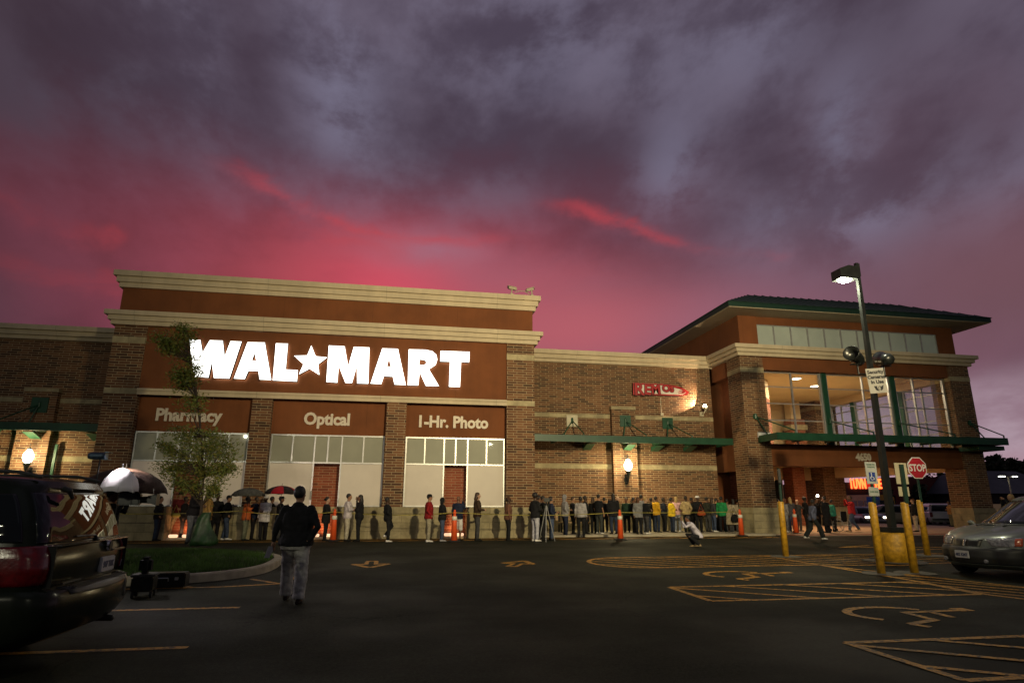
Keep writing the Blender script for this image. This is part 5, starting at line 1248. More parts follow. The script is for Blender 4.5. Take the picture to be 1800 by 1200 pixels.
farcar('far_dark_car', 'dark car parked right of the white minivan', 1672, 921, R(70), M_CD, Y=52)
farcar('far_dark_car', 'dark car in the shadows left of the white minivan', 1603, 917, R(60), M_CD, Y=53, kind='van', H=1.6)
# school bus and blue box trailer
BUS = thing('school_bus', 'yellow school bus far behind the saloon with lit headlights', 'bus', (0, 0, 0), R(-100), 'cars in the far lot behind the porch'); q = atY(1518, 905, 62); BUS.location = (q.x, 62, gz(62))
M_BUSY = mat('school_bus_yellow', (.72, .36, .03), .4, coat=.4, nz=(2, .08))
bm = BM(); box(bm, -5, 4.2, -1.2, 1.2, .5, 2.9, bev=.2); box(bm, 4.2, 5.4, -1.0, 1.0, .5, 1.5, bev=.15); o = finish('body', bm, M_BUSY); o.parent = BUS
bm = BM(); box(bm, 4.19, 4.22, -1.0, 1.0, 1.6, 2.35, bev=.01); [box(bm, -4.6 + i * 1.2, -3.6 + i * 1.2, s * 1.2 - .01, s * 1.2 + .01, 1.7, 2.3) for i in range(7) for s in (-1, 1)]; o = finish('windows', bm, M_DKGL); o.parent = BUS
bm = BM(); [box(bm, 5.38, 5.42, s * .7 - .15, s * .7 + .15, .8, 1.05) for s in (-1, 1)]; o = finish('headlight', bm, M_LAMPC); o.parent = BUS
for x in (-3.4, 4.4):
    for y in (-1.05, 1.05): wheel(BUS, x, y, .45, .28)
q = atY(1541, 893, 58); t_ = thing('blue_board', 'blue lit-edged notice board on legs beyond the porch', 'sign', (q.x, 58, gz(58)))
bm = BM(); box(bm, -1.0, 1.1, -.06, .06, 1.5, 2.6, bev=.02); o = finish('board', bm, mat('dark_blue_board', (.03, .06, .22), .5, nz=(2, .1), emit=((.1, .2, .8), .03))); o.parent = t_
bm = BM(); box(bm, -.5, .6, -.075, -.062, 1.9, 2.3); o = finish('pale_panel', bm, mat('pale_blue_panel', (.2, .3, .5), .5, nz=(2, .1))); o.parent = t_
for x in (-.8, .9): bm = BM(); box(bm, x - .05, x + .05, -.05, .05, 0, 1.5); o = finish('leg', bm, M_GREENP); o.parent = t_

# ================================================================ PEOPLE
HAIRM = {k: mat('hair_' + k, c, .6, nz=(30, .3)) for k, c in dict(black=(.012, .009, .008), brown=(.05, .026, .014), blond=(.36, .24, .09), grey=(.22, .21, .20), auburn=(.13, .05, .02)).items()}
CL = {}
def cm(name, c):
    if name not in CL: CL[name] = cloth(name, c)
    return CL[name]
BLK = ('black_cloth', (.013, .013, .015)); NAVY = ('navy_cloth', (.018, .024, .05)); DEN = ('blue_denim', (.055, .075, .13)); DDEN = ('dark_denim', (.025, .035, .065)); GDEN = ('faded_denim', (.20, .22, .26))
KHA = ('khaki_cloth', (.30, .25, .15)); GRY = ('grey_fleece', (.26, .25, .26)); DGR = ('dark_grey_cloth', (.05, .05, .052)); WHT = ('white_cotton', (.62, .60, .60)); CRM = ('cream_trousers', (.46, .42, .32)); BRN = ('dark_brown_cloth', (.045, .028, .018))
MAR = ('maroon_knit', (.12, .018, .018)); TAN = ('tan_jacket_cloth', (.42, .25, .08)); ORG = ('orange_cloth', (.55, .13, .035)); MUS = ('mustard_cloth', (.62, .34, .02)); YLW = ('yellow_knit', (.72, .50, .03)); PNK = ('pink_white_print', (.60, .36, .36)); BEI = ('beige_trenchcoat', (.30, .25, .17))
GRN = ('bright_green_jacket', (.02, .22, .07)); OLV = ('olive_cloth', (.16, .15, .09)); RED = ('red_cloth', (.35, .02, .025)); TEA = ('teal_cloth', (.03, .20, .15)); LIL = ('pale_lilac_shirt', (.46, .43, .50)); STR = ('striped_brown_shirt', (.15, .07, .045)); MNT = ('mint_top', (.20, .34, .20)); CAM = ('patterned_jacket', (.16, .14, .07))
SHW = ('white_trainers', (.70, .68, .66)); SHB = ('black_shoes', (.012, .012, .012))
def remesh(bm, vox, name, smooth=2, fn=None):
    me = bpy.data.meshes.new(name); bmesh.ops.recalc_face_normals(bm, faces=bm.faces[:]); bm.to_mesh(me); bm.free()
    o = bpy.data.objects.new(name, me); COL.objects.link(o)
    md = o.modifiers.new('r', 'REMESH'); md.mode = 'VOXEL'; md.voxel_size = vox; md.use_smooth_shade = True
    if smooth: s = o.modifiers.new('s', 'SMOOTH'); s.iterations = smooth; s.factor = .5
    dg = bpy.context.evaluated_depsgraph_get(); r = bpy.data.meshes.new_from_object(o.evaluated_get(dg)); bpy.data.objects.remove(o); bpy.data.meshes.remove(me); r.name = name
    if fn:
        nn = [v.normal.copy() for v in r.vertices]
        for v, q in zip(r.vertices, nn): v.co += q * fn(v.co)
    for p in r.polygons: p.use_smooth = True
    return r
def mo(name, me, m_, parent):
    me.materials.clear(); me.materials.append(m_); o = bpy.data.objects.new(name, me); COL.objects.link(o); o.parent = parent; return o
def lf(bm, prof, n=16):
    """vertical loft of ellipses: (z, cx, cy, rx, ry)"""
    loft(bm, [[(cx + rx * math.cos(2 * PI * j / n), cy + ry * math.sin(2 * PI * j / n), z) for j in range(n)] for z, cx, cy, rx, ry in prof])
# joints for the right side (x>0), a 1.78 m figure facing +y: elbow, wrist, fingertip direction
ARMS = dict(down=((.245, -.03, 1.15), (.255, .05, .90), (0, .1, -1)), pocket=((.285, -.07, 1.16), (.19, .08, .99), (-.5, .4, -.7)), cross=((.235, .07, 1.15), (-.02, .23, 1.18), (-1, .1, .1)),
            front=((.245, .05, 1.14), (.08, .26, 1.12), (-.6, .6, 0)), phone=((.26, .12, 1.24), (.12, .14, 1.56), (-.2, .1, 1)), cam=((.24, .20, 1.32), (.08, .28, 1.58), (-.6, .4, .5)), up=((.24, .14, 1.22), (.12, .26, 1.32), (-.1, .2, 1)),
            downout=((.315, -.03, 1.17), (.36, .06, .93), (0, .15, -1)), backout=((.35, -.12, 1.15), (.23, -.12, .95), (-1, .0, -.25)), hip=((.36, -.06, 1.16), (.20, .04, .99), (-.9, .2, -.3)), back=((.25, -.14, 1.14), (.10, -.17, .98), (-1, .0, -.2)), out=((.22, .20, 1.28), (.16, .48, 1.22), (0, 1, 0)), fwd=((.24, .10, 1.16), (.24, .28, 1.02), (0, .8, -.6)), bk=((.25, -.16, 1.19), (.27, -.16, .95), (0, 0, -1)))
def person(label, x, y, H, face, top, bot, skin='brown', hair='black', hl='short', armr='down', arml='down', feet=(0, 0), spread=.11, coat=None, shoes=SHB, hat=None, hood=False, wide=1.17, lean=0., knee=None,
           headturn=0., z=None, vox=.021, group=None, shorts=False, sleeve_m=None, fine=False, hs=1.05, crouch=False, name='person', loose=1.):
    s = H / 1.78; h_ = s * hs; z0 = gz(y) if z is None else z
    t_ = thing(name, label, 'person', (x, y, z0), face, group)
    V_ = lambda p: Vector((p[0] * s * (1), p[1] * s, p[2] * s))
    # skeleton -----------------------------------------------------------
    if crouch:
        hipz, dyh = .42, -.12
        legs = {1: [(.11, -.10, .42), (.17, .30, .50), (.12, .02, .10), (.12, .16, .03)], -1: [(-.11, -.10, .42), (-.17, .28, .40), (-.12, -.12, .12), (-.12, .04, .03)]}
        tor = [(.36, 0, -.16, .17, .15), (.48, 0, -.14, .18, .15), (.62, 0, -.04, .17, .13), (.78, 0, .08, .19, .13), (.90, 0, .16, .20, .12), (.96, 0, .19, .13, .10), (1.00, 0, .21, .07, .07)]
        sh = (.19, .17, .92); hd = Vector((0, .27, 1.10)); neck0 = Vector((0, .21, .98))
        arms = {1: ((.24, .40, .78), (.07, .50, 1.06), (-.3, .2, .9)), -1: ((.22, .42, .80), (.06, .52, 1.02), (-.3, .2, .9))}
    else:
        def leg(sd, f):
            kx = .10 * wide if wide < 1.1 else .11
            an = (sd * spread, f, .09 if abs(f) < .12 else (.11 if f > 0 else .15)); kn = (sd * (spread * .6 + .05), f * .52 + .025 + (.05 if f > .12 else 0), .50)
            if f < -.12: kn = (kn[0], f * .35 + .05, .48)
            return [(sd * .095, 0, .93), kn, an, (an[0] + sd * .01, f + .15, .035 if abs(f) < .12 or f > 0 else .03)]
        legs = {1: leg(1, feet[0]), -1: leg(-1, feet[1])}
        if knee: legs[knee] = [(knee * .095, 0, .93), (knee * .11, .22, .62), (knee * .11, -.05, .28), (knee * .11, .08, .20)]
        L_ = lambda zz: lean * (zz - .93)
        w = wide
        tor = [(.84, 0, 0, .150 * w, .115 * w), (.93, 0, 0, .170 * w, .125 * w), (1.06, 0, L_(1.06) + .005 * w, .150 * w, .112 * w), (1.22, 0, L_(1.22) + .01, .165 * w, .118 * w), (1.36, 0, L_(1.36), .175 * (w + 1) / 2, .115 * (w + 1) / 2), (1.44, 0, L_(1.44) - .01, .155, .095), (1.49, 0, L_(1.49), .075, .07)]
        sh = (.175 * (w + 2) / 3, L_(1.40) - .01, 1.415); hd = Vector((0, L_(1.6) + .02 + lean * .08, 1.645)); neck0 = Vector((0, L_(1.45), 1.46))
        arms = {1: ARMS[armr], -1: ARMS[arml]}
    inf = .0
    # body ---------------------------------------------------------------
    bm = BM(); lf(bm, [(a * s, b * s, c * s, d * s * .92, e * s * .92) for a, b, c, d, e in tor])
    tube(bm, [neck0 * s, (hd + Vector((0, -.015, -.06))) * s], [.058 * s, .054 * s], 10)
    ht = Matrix.Rotation(headturn, 3, 'Z')
    def Hh(p): return hd * s + (ht @ Vector(p)) * h_
    ell(bm, Hh((0, -.01, .022)), (.077 * h_, .096 * h_, .098 * h_), 14, 10, rot=ht); ell(bm, Hh((0, .02, -.045)), (.058 * h_, .070 * h_, .072 * h_), 12, 8, rot=ht)
    ell(bm, Hh((0, .092, -.012)), (.014 * s, .020 * s, .026 * s), 8, 6, rot=ht); ell(bm, Hh((0, .072, -.052)), (.026 * s, .016 * s, .013 * s), 8, 6, rot=ht); ell(bm, Hh((0, .082, .022)), (.05 * s, .012 * s, .010 * s), 8, 6, rot=ht)
    for sd in (-1, 1): ell(bm, Hh((sd * .078, -.008, -.005)), (.010 * s, .020 * s, .030 * s), 8, 6, rot=ht)
    HANDS = []
    for sd in (1, -1):
        e, wr, fd = arms[sd]; S0 = Vector((sd * sh[0], sh[1], sh[2])) * s; E0 = Vector((sd * e[0], e[1] + (0 if crouch else lean * .2), e[2])) * s; W0 = Vector((sd * wr[0], wr[1] + (0 if crouch else lean * .2), wr[2])) * s
        if not crouch and armr == arml == 'cross' and sd < 0: W0.z -= .05 * s; W0.y += .015 * s
        tube(bm, [S0, S0.lerp(E0, .5), E0, E0.lerp(W0, .4), W0], [.052 * s, .045 * s, .037 * s, .036 * s, .026 * s], 10)
        f = Vector((sd * fd[0], fd[1], fd[2])).normalized(); HANDS.append((sd, W0, f, S0, E0))
        tube(bm, [W0, W0 + f * .05 * s, W0 + f * .085 * s], [.026 * s, .036 * s, .034 * s], 8)
    for sd in (1, -1):
        P_ = [Vector(q) * s for q in legs[sd]]
        tube(bm, [P_[0], P_[0].lerp(P_[1], .5), P_[1], P_[1].lerp(P_[2], .35), P_[2]], [.085 * s, .074 * s, .055 * s, .056 * s, .036 * s], 10)
    me = remesh(bm, vox if not fine else .013, 'body')
    # five separate fingers rooted in the palm
    b2 = BM(); b2.from_mesh(me)
    for sd, W0, f, S0, E0 in HANDS:
        side = f.cross(Vector((0, 1, 0)) if abs(f.y) < .8 else Vector((0, 0, 1))).normalized(); 
        fw = side.cross(f).normalized(); spread_dir = fw if abs(f.z) > .5 else Vector((0, 0, 1)); palm_n = f.cross(spread_dir).normalized() * sd
        for k, L in enumerate((.072, .082, .078, .06)):
            r0 = W0 + f * .075 * s + spread_dir * (.026 - .0175 * k) * s; c_ = palm_n * -.35
            a = r0 + (f * .5 + c_ * .12) * L * s; b_ = a + (f * .75 + c_ * .9) * L * .5 * s
            tube(b2, [r0, a, b_], [.0095 * s, .0085 * s, .007 * s], 6)
        r0 = W0 + f * .03 * s + spread_dir * .022 * s; a = r0 + (spread_dir * .9 + f * .6) * .03 * s; tube(b2, [r0, a, a + (f * .9 + spread_dir * .1) * .034 * s], [.012 * s, .0105 * s, .008 * s], 6)
    b2.to_mesh(me); b2.free()
    for p in me.polygons: p.use_smooth = True
    mo('body', me, M_SKIN[skin], t_)
    # jacket / shirt -------------------------------------------------------
    wr_ = (lambda c: .010 * noise.noise(Vector((c.x * 5, c.y * 5, c.z * 9)) * 1.3) + (.007 * noise.noise(Vector((c.x * 14, c.y * 14, c.z * 26))) if fine else 0.))
    T_ = [(a * s, b * s, c * s, d * s * 1.10 + .012, e * s * 1.14 + .012) for a, b, c, d, e in tor]
    if coat:                                                   # hem height
        T_ = [(coat * s, 0, 0, (.215 if coat < .8 else .185) * wide * s, (.165 if coat < .8 else .145) * wide * s), ((coat + .93) / 2 * s, 0, 0, .195 * wide * s, .150 * wide * s)] + T_[1:]
    bm = BM(); lf(bm, T_)
    for sd, W0, f, S0, E0 in HANDS:
        end = W0 if not sleeve_m == 'short' else S0.lerp(E0, .8)
        if sleeve_m == 'short': tube(bm, [S0, S0.lerp(E0, .5), end], [.068 * s, .060 * s, .056 * s], 10)
        else: tube(bm, [S0, S0.lerp(E0, .5), E0, E0.lerp(W0, .5), W0 - (W0 - E0).normalized() * .01], [.070 * s * (wide + 2) / 3, .062 * s, .054 * s, .049 * s, .040 * s], 10)
    if hood or fine: 
        ell(bm, (hd + Vector((0, -.06, -.16))) * s, (.095 * s, .07 * s, .05 * s))
    mo('jacket', remesh(bm, vox if not fine else .014, 'jacket', 2, wr_), cm(*top), t_)
    if hood == 'up':
        bm = BM(); ell(bm, Hh((0, -.03, .02)), (.105 * s, .115 * s, .13 * s), 14, 10, rot=ht); ell(bm, Hh((0, -.05, -.08)), (.095 * s, .085 * s, .09 * s), 12, 8, rot=ht)
        for v in bm.verts:
            q = ht.transposed() @ (v.co / s - hd)
            if q.y > .055: q.y = .055
            v.co = (hd + ht @ q) * s
        mo('hood', remesh(bm, vox * .8, 'hood'), cm(*top), t_)
    # trousers ---------------------------------------------------------------
    bm = BM()
    for sd in (1, -1):
        P_ = [Vector(q) * s for q in legs[sd]]; kl = loose; end = P_[2] + Vector((0, .0, -.02 * s))
        if shorts: tube(bm, [P_[0], P_[0].lerp(P_[1], .5), P_[1] + Vector((0, 0, -.03))], [.115 * s, .108 * s, .10 * s], 12)
        else: tube(bm, [P_[0], P_[0].lerp(P_[1], .5), P_[1], P_[1].lerp(P_[2], .5), end], [.108 * s * (wide + 1) / 2, .094 * s * (wide + 1) / 2, .074 * s * kl, .071 * s * kl, .066 * s * kl], 12, round_ends=False)
    h0 = tor[0][2]; 
    if crouch: ell(bm, Vector((0, -.13, .42)) * s, (.185 * s, .16 * s, .14 * s))
    else: lf(bm, [(.80 * s, 0, 0, .155 * s * wide, .115 * s * wide), (.88 * s, 0, 0, .178 * s * wide, .130 * s * wide), (.99 * s, 0, 0, .168 * s * wide, .122 * s * wide), (1.02 * s, 0, 0, .155 * s * wide, .11 * s * wide)])
    mo('shorts' if shorts else 'trousers', remesh(bm, vox if not fine else .014, 'trousers', 2, wr_), cm(*bot), t_)
    # shoes --------------------------------------------------------------------
    for sd in (1, -1):
        P_ = [Vector(q) * s for q in legs[sd]]; bm = BM(); a = P_[2]; d = (P_[3] - a); d.z = 0; d = d.normalized() if d.length > .01 else Vector((0, 1, 0)); zb = max(0, a.z - .09 * s)
        b0 = Vector((a.x, a.y, 0)); tilt = 0 if a.z < .11 * s else .0
        rr = []
        for q, wd, hh in ((-.075, .026, .07), (-.05, .036, .085), (.02, .038, .085), (.09, .044, .058), (.15, .042, .045), (.195, .026, .034)):
            c_ = b0 + d * q * s; sx = Vector((-d.y, d.x, 0)); ring_ = []
            zq = zb if q > .05 or zb < .03 else zb
            for j in range(10): an = 2 * PI * j / 10; ring_.append(c_ + sx * (wd * s * math.cos(an)) + Vector((0, 0, zq + hh * s * .5 + hh * s * .5 * math.sin(an))))
            rr.append(ring_)
        loft(bm, rr); o = finish('shoe', bm, cm(*shoes), smooth=True); o.parent = t_
    # hair, hats --------------------------------------------------------------------
    hm = HAIRM[hair]
    if hl != 'bald' and hood != 'up':
        bm = BM(); ell(bm, Hh((0, -.022, .036)), (.084 * h_, .100 * h_, .100 * h_), 14, 10, rot=ht)
        for v in bm.verts:
            q = ht.transposed() @ ((v.co - hd * s) / h_)
            if q.y > .03 and q.z < .055: q.y = .03; q.x *= .98
            if q.z < -.058: q.z = -.058 if hl != 'long' else q.z
            v.co = hd * s + (ht @ q) * h_
        if hl in ('long', 'mid'):
            lo = .20 if hl == 'mid' else .34
            tube(bm, [Hh((0, -.04, .0)), Hh((0, -.065, -.10)), Hh((0, -.085, -lo))], [.085 * s, .088 * s, .06 * s], 12)
        if hl == 'bun': ell(bm, Hh((0, -.125, .02)), (.042 * s, .042 * s, .042 * s))
        if hl == 'afro': ell(bm, Hh((0, -.02, .05)), (.115 * s, .12 * s, .115 * s))
        if hl == 'tail': tube(bm, [Hh((0, -.10, .02)), Hh((0, -.15, -.05)), Hh((0, -.13, -.18))], [.03 * s, .035 * s, .018 * s], 8)
        mo('hair', remesh(bm, .014, 'hair', 1), hm, t_)
    if hat:
        kind, hc = hat; bm = BM()
        prof = {'cap': [(.088, .02), (.09, .06), (.082, .10), (.055, .128), (.01, .137)], 'brim': [(.15, .045), (.15, .052), (.092, .06), (.092, .11), (.08, .13), (.01, .135)], 'beanie': [(.088, -.01), (.094, .04), (.084, .10), (.05, .13), (.01, .138)]}[kind]
        lathe(bm, [(r_ * s, z_ * s) for r_, z_ in prof], 16)
        if kind == 'cap': loft(bm, [[(x_ * s, y_ * s, (zz) * s) for x_, y_ in ((-.07, .05), (-.06, .12), (-.03, .155), (.03, .155), (.06, .12), (.07, .05))] for zz in (.028, .036)])
        for v in bm.verts: v.co = Hh((v.co.x / s, v.co.y / s * 1.1 - .012, v.co.z / s))
        o = finish('hat', bm, cm(*hc), smooth=(kind != 'cap')); o.parent = t_
    t_['_s'] = s
    return t_, s
def hand_of(t_, s, side, arm): p = ARMS[arm][1]; f = Vector(ARMS[arm][2]).normalized() * .08; return Vector((side * (p[0] + f.x), p[1] + f.y, p[2] + f.z)) * s

FR, FL_, FA, FC = -PI / 2, PI / 2, 0, PI       # facing right, left, away, to the camera
QG = 'people queuing along the store front'
SHIFT = 0
def qp(label, px, fy, hy, face, top, bot, **k):
    """stand a person where the feet meet the ground at (px, fy); the head top at hy sets the height"""
    P = gr(px, fy); g0 = gz(P.y)
    if P.y > 25.6 and P.x > 5.6: g0 = .345 if P.x < 15 else .30
    top_ = atY(px, hy, P.y).z - g0; H = max(1.52, min(1.95, top_ * (1.0 if not k.get('crouch') else 1.5)))
    if k.get('crouch'): H = 1.42
    k.setdefault('group', QG)
    return person(label, P.x, P.y, H, face, top, bot, z=g0, **k)[0]

# -- the man walking away in front
man, ms = person('heavy-set person in black jacket and loose jeans walking away in the foreground', -1.50, 10.78, 1.76, R(-4), BLK, ('pale_worn_jeans', (.38, .37, .35)), skin='tan', hair='black', armr='backout', arml='downout', feet=(-.10, .20), spread=.13, hs=1.13,
                 wide=1.44, fine=True, vox=.013, shoes=('dark_brown_shoes', (.03, .022, .018)), coat=.86, loose=1.42, z=gz(10.8), headturn=R(-14))
bm = BM()
for k in range(3): prism(bm, [(-.02 - .01 * k, -.02), (.05, -.01 + .012 * k), (.07 - .012 * k, -.17), (-.01, -.20 + .02 * k)], 'y', .004 * k, .004 * k + .002)
o = tag(finish('folded_papers', bm, mat('crumpled_white_paper', (.55, .55, .60), .7, nz=(12, .15))), 'crumpled white papers held low in the left hand of the foreground person', 'papers')
o.location = (-1.50 - .37, 10.78 + .05, gz(10.8) + .84); o.rotation_euler = (R(18), R(22), R(35))

q = qp
q('person in black jacket and dark jeans, first at the left end of the queue', 272, 950, 874, FR, BLK, DDEN, skin='tan', arml='pocket', armr='pocket')
q('person in a maroon sweater, dark cap and khaki trousers with legs apart', 308, 947, 864, R(200), MAR, KHA, skin='tan', hat=('cap', BLK), armr='front', arml='hip', spread=.26, wide=1.15)
P = gr(330, 972)
person('person in a black jacket with red collar beside the green watering bag', P.x, P.y, 1.62, R(-100), BLK, ('grey_jeans', (.11, .12, .13)), skin='tan', hair='black', hl='mid', armr='front', arml='front', lean=.12, z=gz(P.y) + .24, group=QG)
q('person in a long tan jacket with pale print behind the young tree trunk', 358, 951, 860, R(-60), TAN, DDEN, skin='dark', hair='black', hl='mid', coat=.72, wide=1.12, shoes=SHW)
q('person in black with hands in pockets right behind the tan jacket', 374, 949, 867, R(-150), BLK, BLK, skin='dark', armr='pocket', arml='pocket')
q('person in a black jacket, dark cap and jeans with white trainers', 394, 949, 870, FR, BLK, DEN, skin='tan', hat=('cap', BLK), armr='pocket', arml='pocket', feet=(.12, -.1), shoes=SHW, wide=1.1)
q('person in an orange jacket and grey-green trousers under the grey umbrella', 428, 950, 873, FR, ORG, ('grey_green_trousers', (.14, .15, .10)), skin='dark', hair='black', armr='up', arml='front', coat=.82)
q('person in a dark coat hidden under the edge of the grey umbrella', 444, 948, 872, R(-110), NAVY, BLK, skin='dark', hair='black')
q('person in a long white shirt, white cap and black trousers', 461, 949, 870, R(160), WHT, BLK, skin='dark', hat=('cap', WHT), coat=.72, arml='front')
q('person in a dark coat and floppy hat under the red and black umbrella', 488, 949, 872, R(-80), BLK, DGR, skin='brown', hat=('brim', BLK), armr='up', coat=.62)
q('person with hair in a bun and a long black coat right of the foreground figure', 570, 950, 873, FR, BLK, BLK, skin='pale', hl='bun', arml='front', armr='front', coat=.70)
q('person in a pale shirt with crossed arms and cream trousers', 608, 951, 867, FR, ('pale_pink_shirt', (.55, .50, .52)), CRM, skin='tan', armr='cross', arml='cross', wide=1.12, coat=.84)
q('person in a black hooded jacket facing left with a hand to the face', 629, 951, 869, FL_, BLK, BLK, skin='brown', hair='black', hl='long', armr='phone', arml='cross', wide=1.17, hood=True)
w_ = q('person in a black tracksuit with white sleeve stripes, one knee bent back against the wall', 680, 952, 877, R(-75), BLK, BLK, skin='dark', hair='black', armr='pocket', arml='pocket', shoes=SHW, knee=-1, lean=-.1)
q('person in a red-sleeved body warmer, dark cap and khaki trousers', 752, 952, 868, FR, ('red_and_black_jacket', (.24, .014, .016)), ('light_khaki', (.30, .27, .19)), skin='tan', hat=('cap', BLK), armr='pocket', arml='pocket', shoes=SHW)
q('person in a black hooded top with the hood up and blue jeans', 776, 951, 874, FR, BLK, DEN, skin='brown', hood='up', armr='front', arml='front', shoes=('grey_trainers', (.3, .3, .33)))
q('bald person in a dark blue jacket and white shorts by the right brick niche', 804, 950, 871, R(-35), NAVY, WHT, skin='brown', hl='bald', shorts=True, armr='phone', arml='down', shoes=SHB)
q('person in a dark brown jacket with long hair, alone before the right white panel', 838, 950, 865, FR, BRN, DGR, skin='pale', hl='mid', hair='brown', armr='front', arml='pocket', coat=.84, wide=1.05)
q('person in a brown striped shirt and cap before the brick corner pier', 893, 950, 873, FR, STR, BLK, skin='dark', hat=('cap', ('brown_cap', (.08, .04, .025))))
q('person in a black jacket, pale trousers and white trainers right of the corner pier', 941, 951, 866, R(-70), BLK, ('pale_grey_trousers', (.42, .42, .48)), skin='dark', hair='black', hl='afro', armr='front', arml='pocket', shoes=SHW)
q('person in dark clothes operating a camera on a tripod', 955, 949, 871, R(-110), ('dark_green_grey_jacket', (.03, .034, .028)), BLK, skin='brown', hair='black', armr='cam', arml='cam')
q('person in a navy jacket over a red shirt with jeans', 969, 949, 872, FR, NAVY, DEN, skin='tan', hair='black', armr='pocket', arml='front')
q('person with a light grey hood up and dark trousers', 994, 943, 869, FR, GRY, NAVY, skin='tan', hood='up', armr='pocket', arml='front', shoes=SHW)
q('person in a pale grey sweater seen from behind with black trousers', 1022, 944, 872, R(-25), ('pale_grey_sweater', (.34, .32, .33)), BLK, skin='dark', hair='black', wide=1.1, coat=.86)
q('dark-clothed person facing right just behind the pale grey sweater', 1030, 941, 871, FR, BLK, BLK, skin='dark', hair='black')
q('person with brown hair in a black top between grey and black shirts', 1044, 940, 873, R(-60), BLK, BLK, skin='pale', hair='brown', hl='mid')
q('slim person in a black short-sleeved shirt and dark trousers', 1054, 941, 868, R(-60), BLK, ('charcoal_trousers', (.04, .045, .042)), skin='tan', hair='black', sleeve_m='short', shoes=SHW)
q('small person in dark clothes half hidden left of the long-haired figure', 1064, 938, 884, FA, BLK, BLK, skin='tan', hair='black')
q('person with long black hair and a wide black coat seen from behind', 1080, 941, 867, FA, BLK, DDEN, skin='tan', hair='black', hl='long', wide=1.3, coat=.78)
q('older person in a patterned jacket behind the long-haired figure', 1088, 938, 872, FR, CAM, DGR, skin='pale', hl='bald')
q('person in a dark green top behind the cone in front of the lantern', 1103, 938, 884, R(150), ('dark_green_top', (.02, .045, .03)), BLK, skin='brown', hair='black', wide=1.1)
q('person with a long dark ponytail behind the white and black top', 1116, 939, 874, FR, BLK, BLK, skin='brown', hair='black', hl='tail')
q('person in a white-sleeved black body warmer with hands on the hips', 1124, 941, 880, FC, ('black_and_white_top', (.20, .20, .20)), BLK, skin='brown', hair='brown', hl='mid', armr='down', arml='down', coat=.78)
q('tall dark-haired person behind the black-jacketed one with fair hair', 1130, 938, 869, R(-50), GRY, GDEN, skin='tan', hair='black')
q('person with fair hair in a black jacket with jeans and white shoes', 1137, 941, 882, FR, BLK, DGR, skin='pale', hair='blond', shoes=SHW, armr='front', arml='front')
q('person in a mustard jacket and jeans with hands in pockets', 1156, 938, 872, R(-70), MUS, DDEN, skin='brown', hair='black', armr='pocket', arml='front', coat=.84, wide=1.08)
q('stout person in a bright yellow sweater with folded arms', 1183, 938, 880, FR, YLW, DDEN, skin='brown', hair='black', armr='cross', arml='cross', wide=1.22, coat=.80)
q('blond person in a pink and white patterned top', 1192, 937, 872, R(-40), PNK, GDEN, skin='pale', hair='blond', hl='mid', shoes=SHW)
q('person in a tan jacket and black trousers with a hand on the hip', 1209, 938, 871, R(-60), ('khaki_tan_jacket', (.36, .27, .14)), BLK, skin='dark', hair='black', armr='hip', arml='pocket', coat=.86, wide=1.12)
q('person in dark clothes whose head shows between the tan jacket and the white hat', 1219, 936, 874, FR, BLK, BLK, skin='brown', hair='black')
q('person in a white hat and black jacket with an orange pattern', 1230, 938, 871, FC, BLK, BLK, skin='dark', hat=('brim', WHT), arml='front', armr='front', wide=1.1)
q('tall person in a black jacket right of the white-hatted one', 1246, 937, 873, R(-80), ('olive_black_jacket', (.024, .026, .02)), DGR, skin='brown', hair='black', armr='pocket')
q('person in a dark jacket and faded jeans beside the black jacket', 1256, 937, 877, FR, DGR, DEN, skin='pale', hair='brown', hl='mid', shoes=SHW)
q('person in dark clothes left of the green jacket', 1263, 936, 875, R(-110), BLK, BLK, skin='tan', hair='black')
q('person in a bright green jacket with black hair', 1272, 937, 872, R(-30), GRN, BLK, skin='brown', hair='black', coat=.82, wide=1.05)
q('person in a beige trench coat standing sideways', 1282, 937, 876, R(-60), BEI, DGR, skin='brown', hair='black', coat=.42, armr='front')
q('person in a beige trench coat carrying a black shoulder bag', 1293, 937, 877, R(-20), ('light_beige_coat', (.33, .28, .20)), DGR, skin='tan', hair='black', hl='mid', coat=.42)
q('person in dark clothes right at the corner of the tower pier', 1301, 936, 877, FR, BLK, BLK, skin='tan', hair='black')
q('dark-coated person behind the maroon sweater at the left of the queue', 318, 947, 874, FR, BLK, BLK, skin='dark', hair='black')
q('person in a hooded dark coat between the black cap and the orange jacket', 410, 947, 872, R(-130), DGR, BLK, skin='dark', hood='up', armr='pocket')
q('dark-clothed person behind the white shirt beside the umbrellas', 472, 947, 872, R(-60), BLK, DDEN, skin='brown', hair='black')
q('person in a charcoal coat behind the pale trousers right of the corner pier', 948, 946, 870, FR, DGR, BLK, skin='brown', hair='black')
q('dark-clothed person between the grey hood and the pale grey sweater', 1008, 941, 875, R(-100), DGR, BLK, skin='tan', hair='brown', arml='front')
q('dark-clothed person left of the mustard jacket', 1147, 937, 874, R(-40), BLK, DDEN, skin='dark', hair='black')
q('person in a dark coat between the mustard jacket and the yellow sweater', 1169, 937, 875, FR, ('very_dark_blue_coat', (.015, .018, .03)), BLK, skin='dark', hair='black', armr='pocket')
k_ = q('crouching photographer in a pale lilac shirt aiming a camera at the queue', 1223, 961, 918, R(80), LIL, BLK, skin='brown', hair='black', crouch=True, shoes=('tan_shoes', (.30, .22, .12)), group=None)
PG = 'people in the entrance porch'
q('person in a mint top and jeans half hidden by the tower pier', 1372, 937, 876, FR, MNT, DEN, skin='tan', hair='black', group=PG)
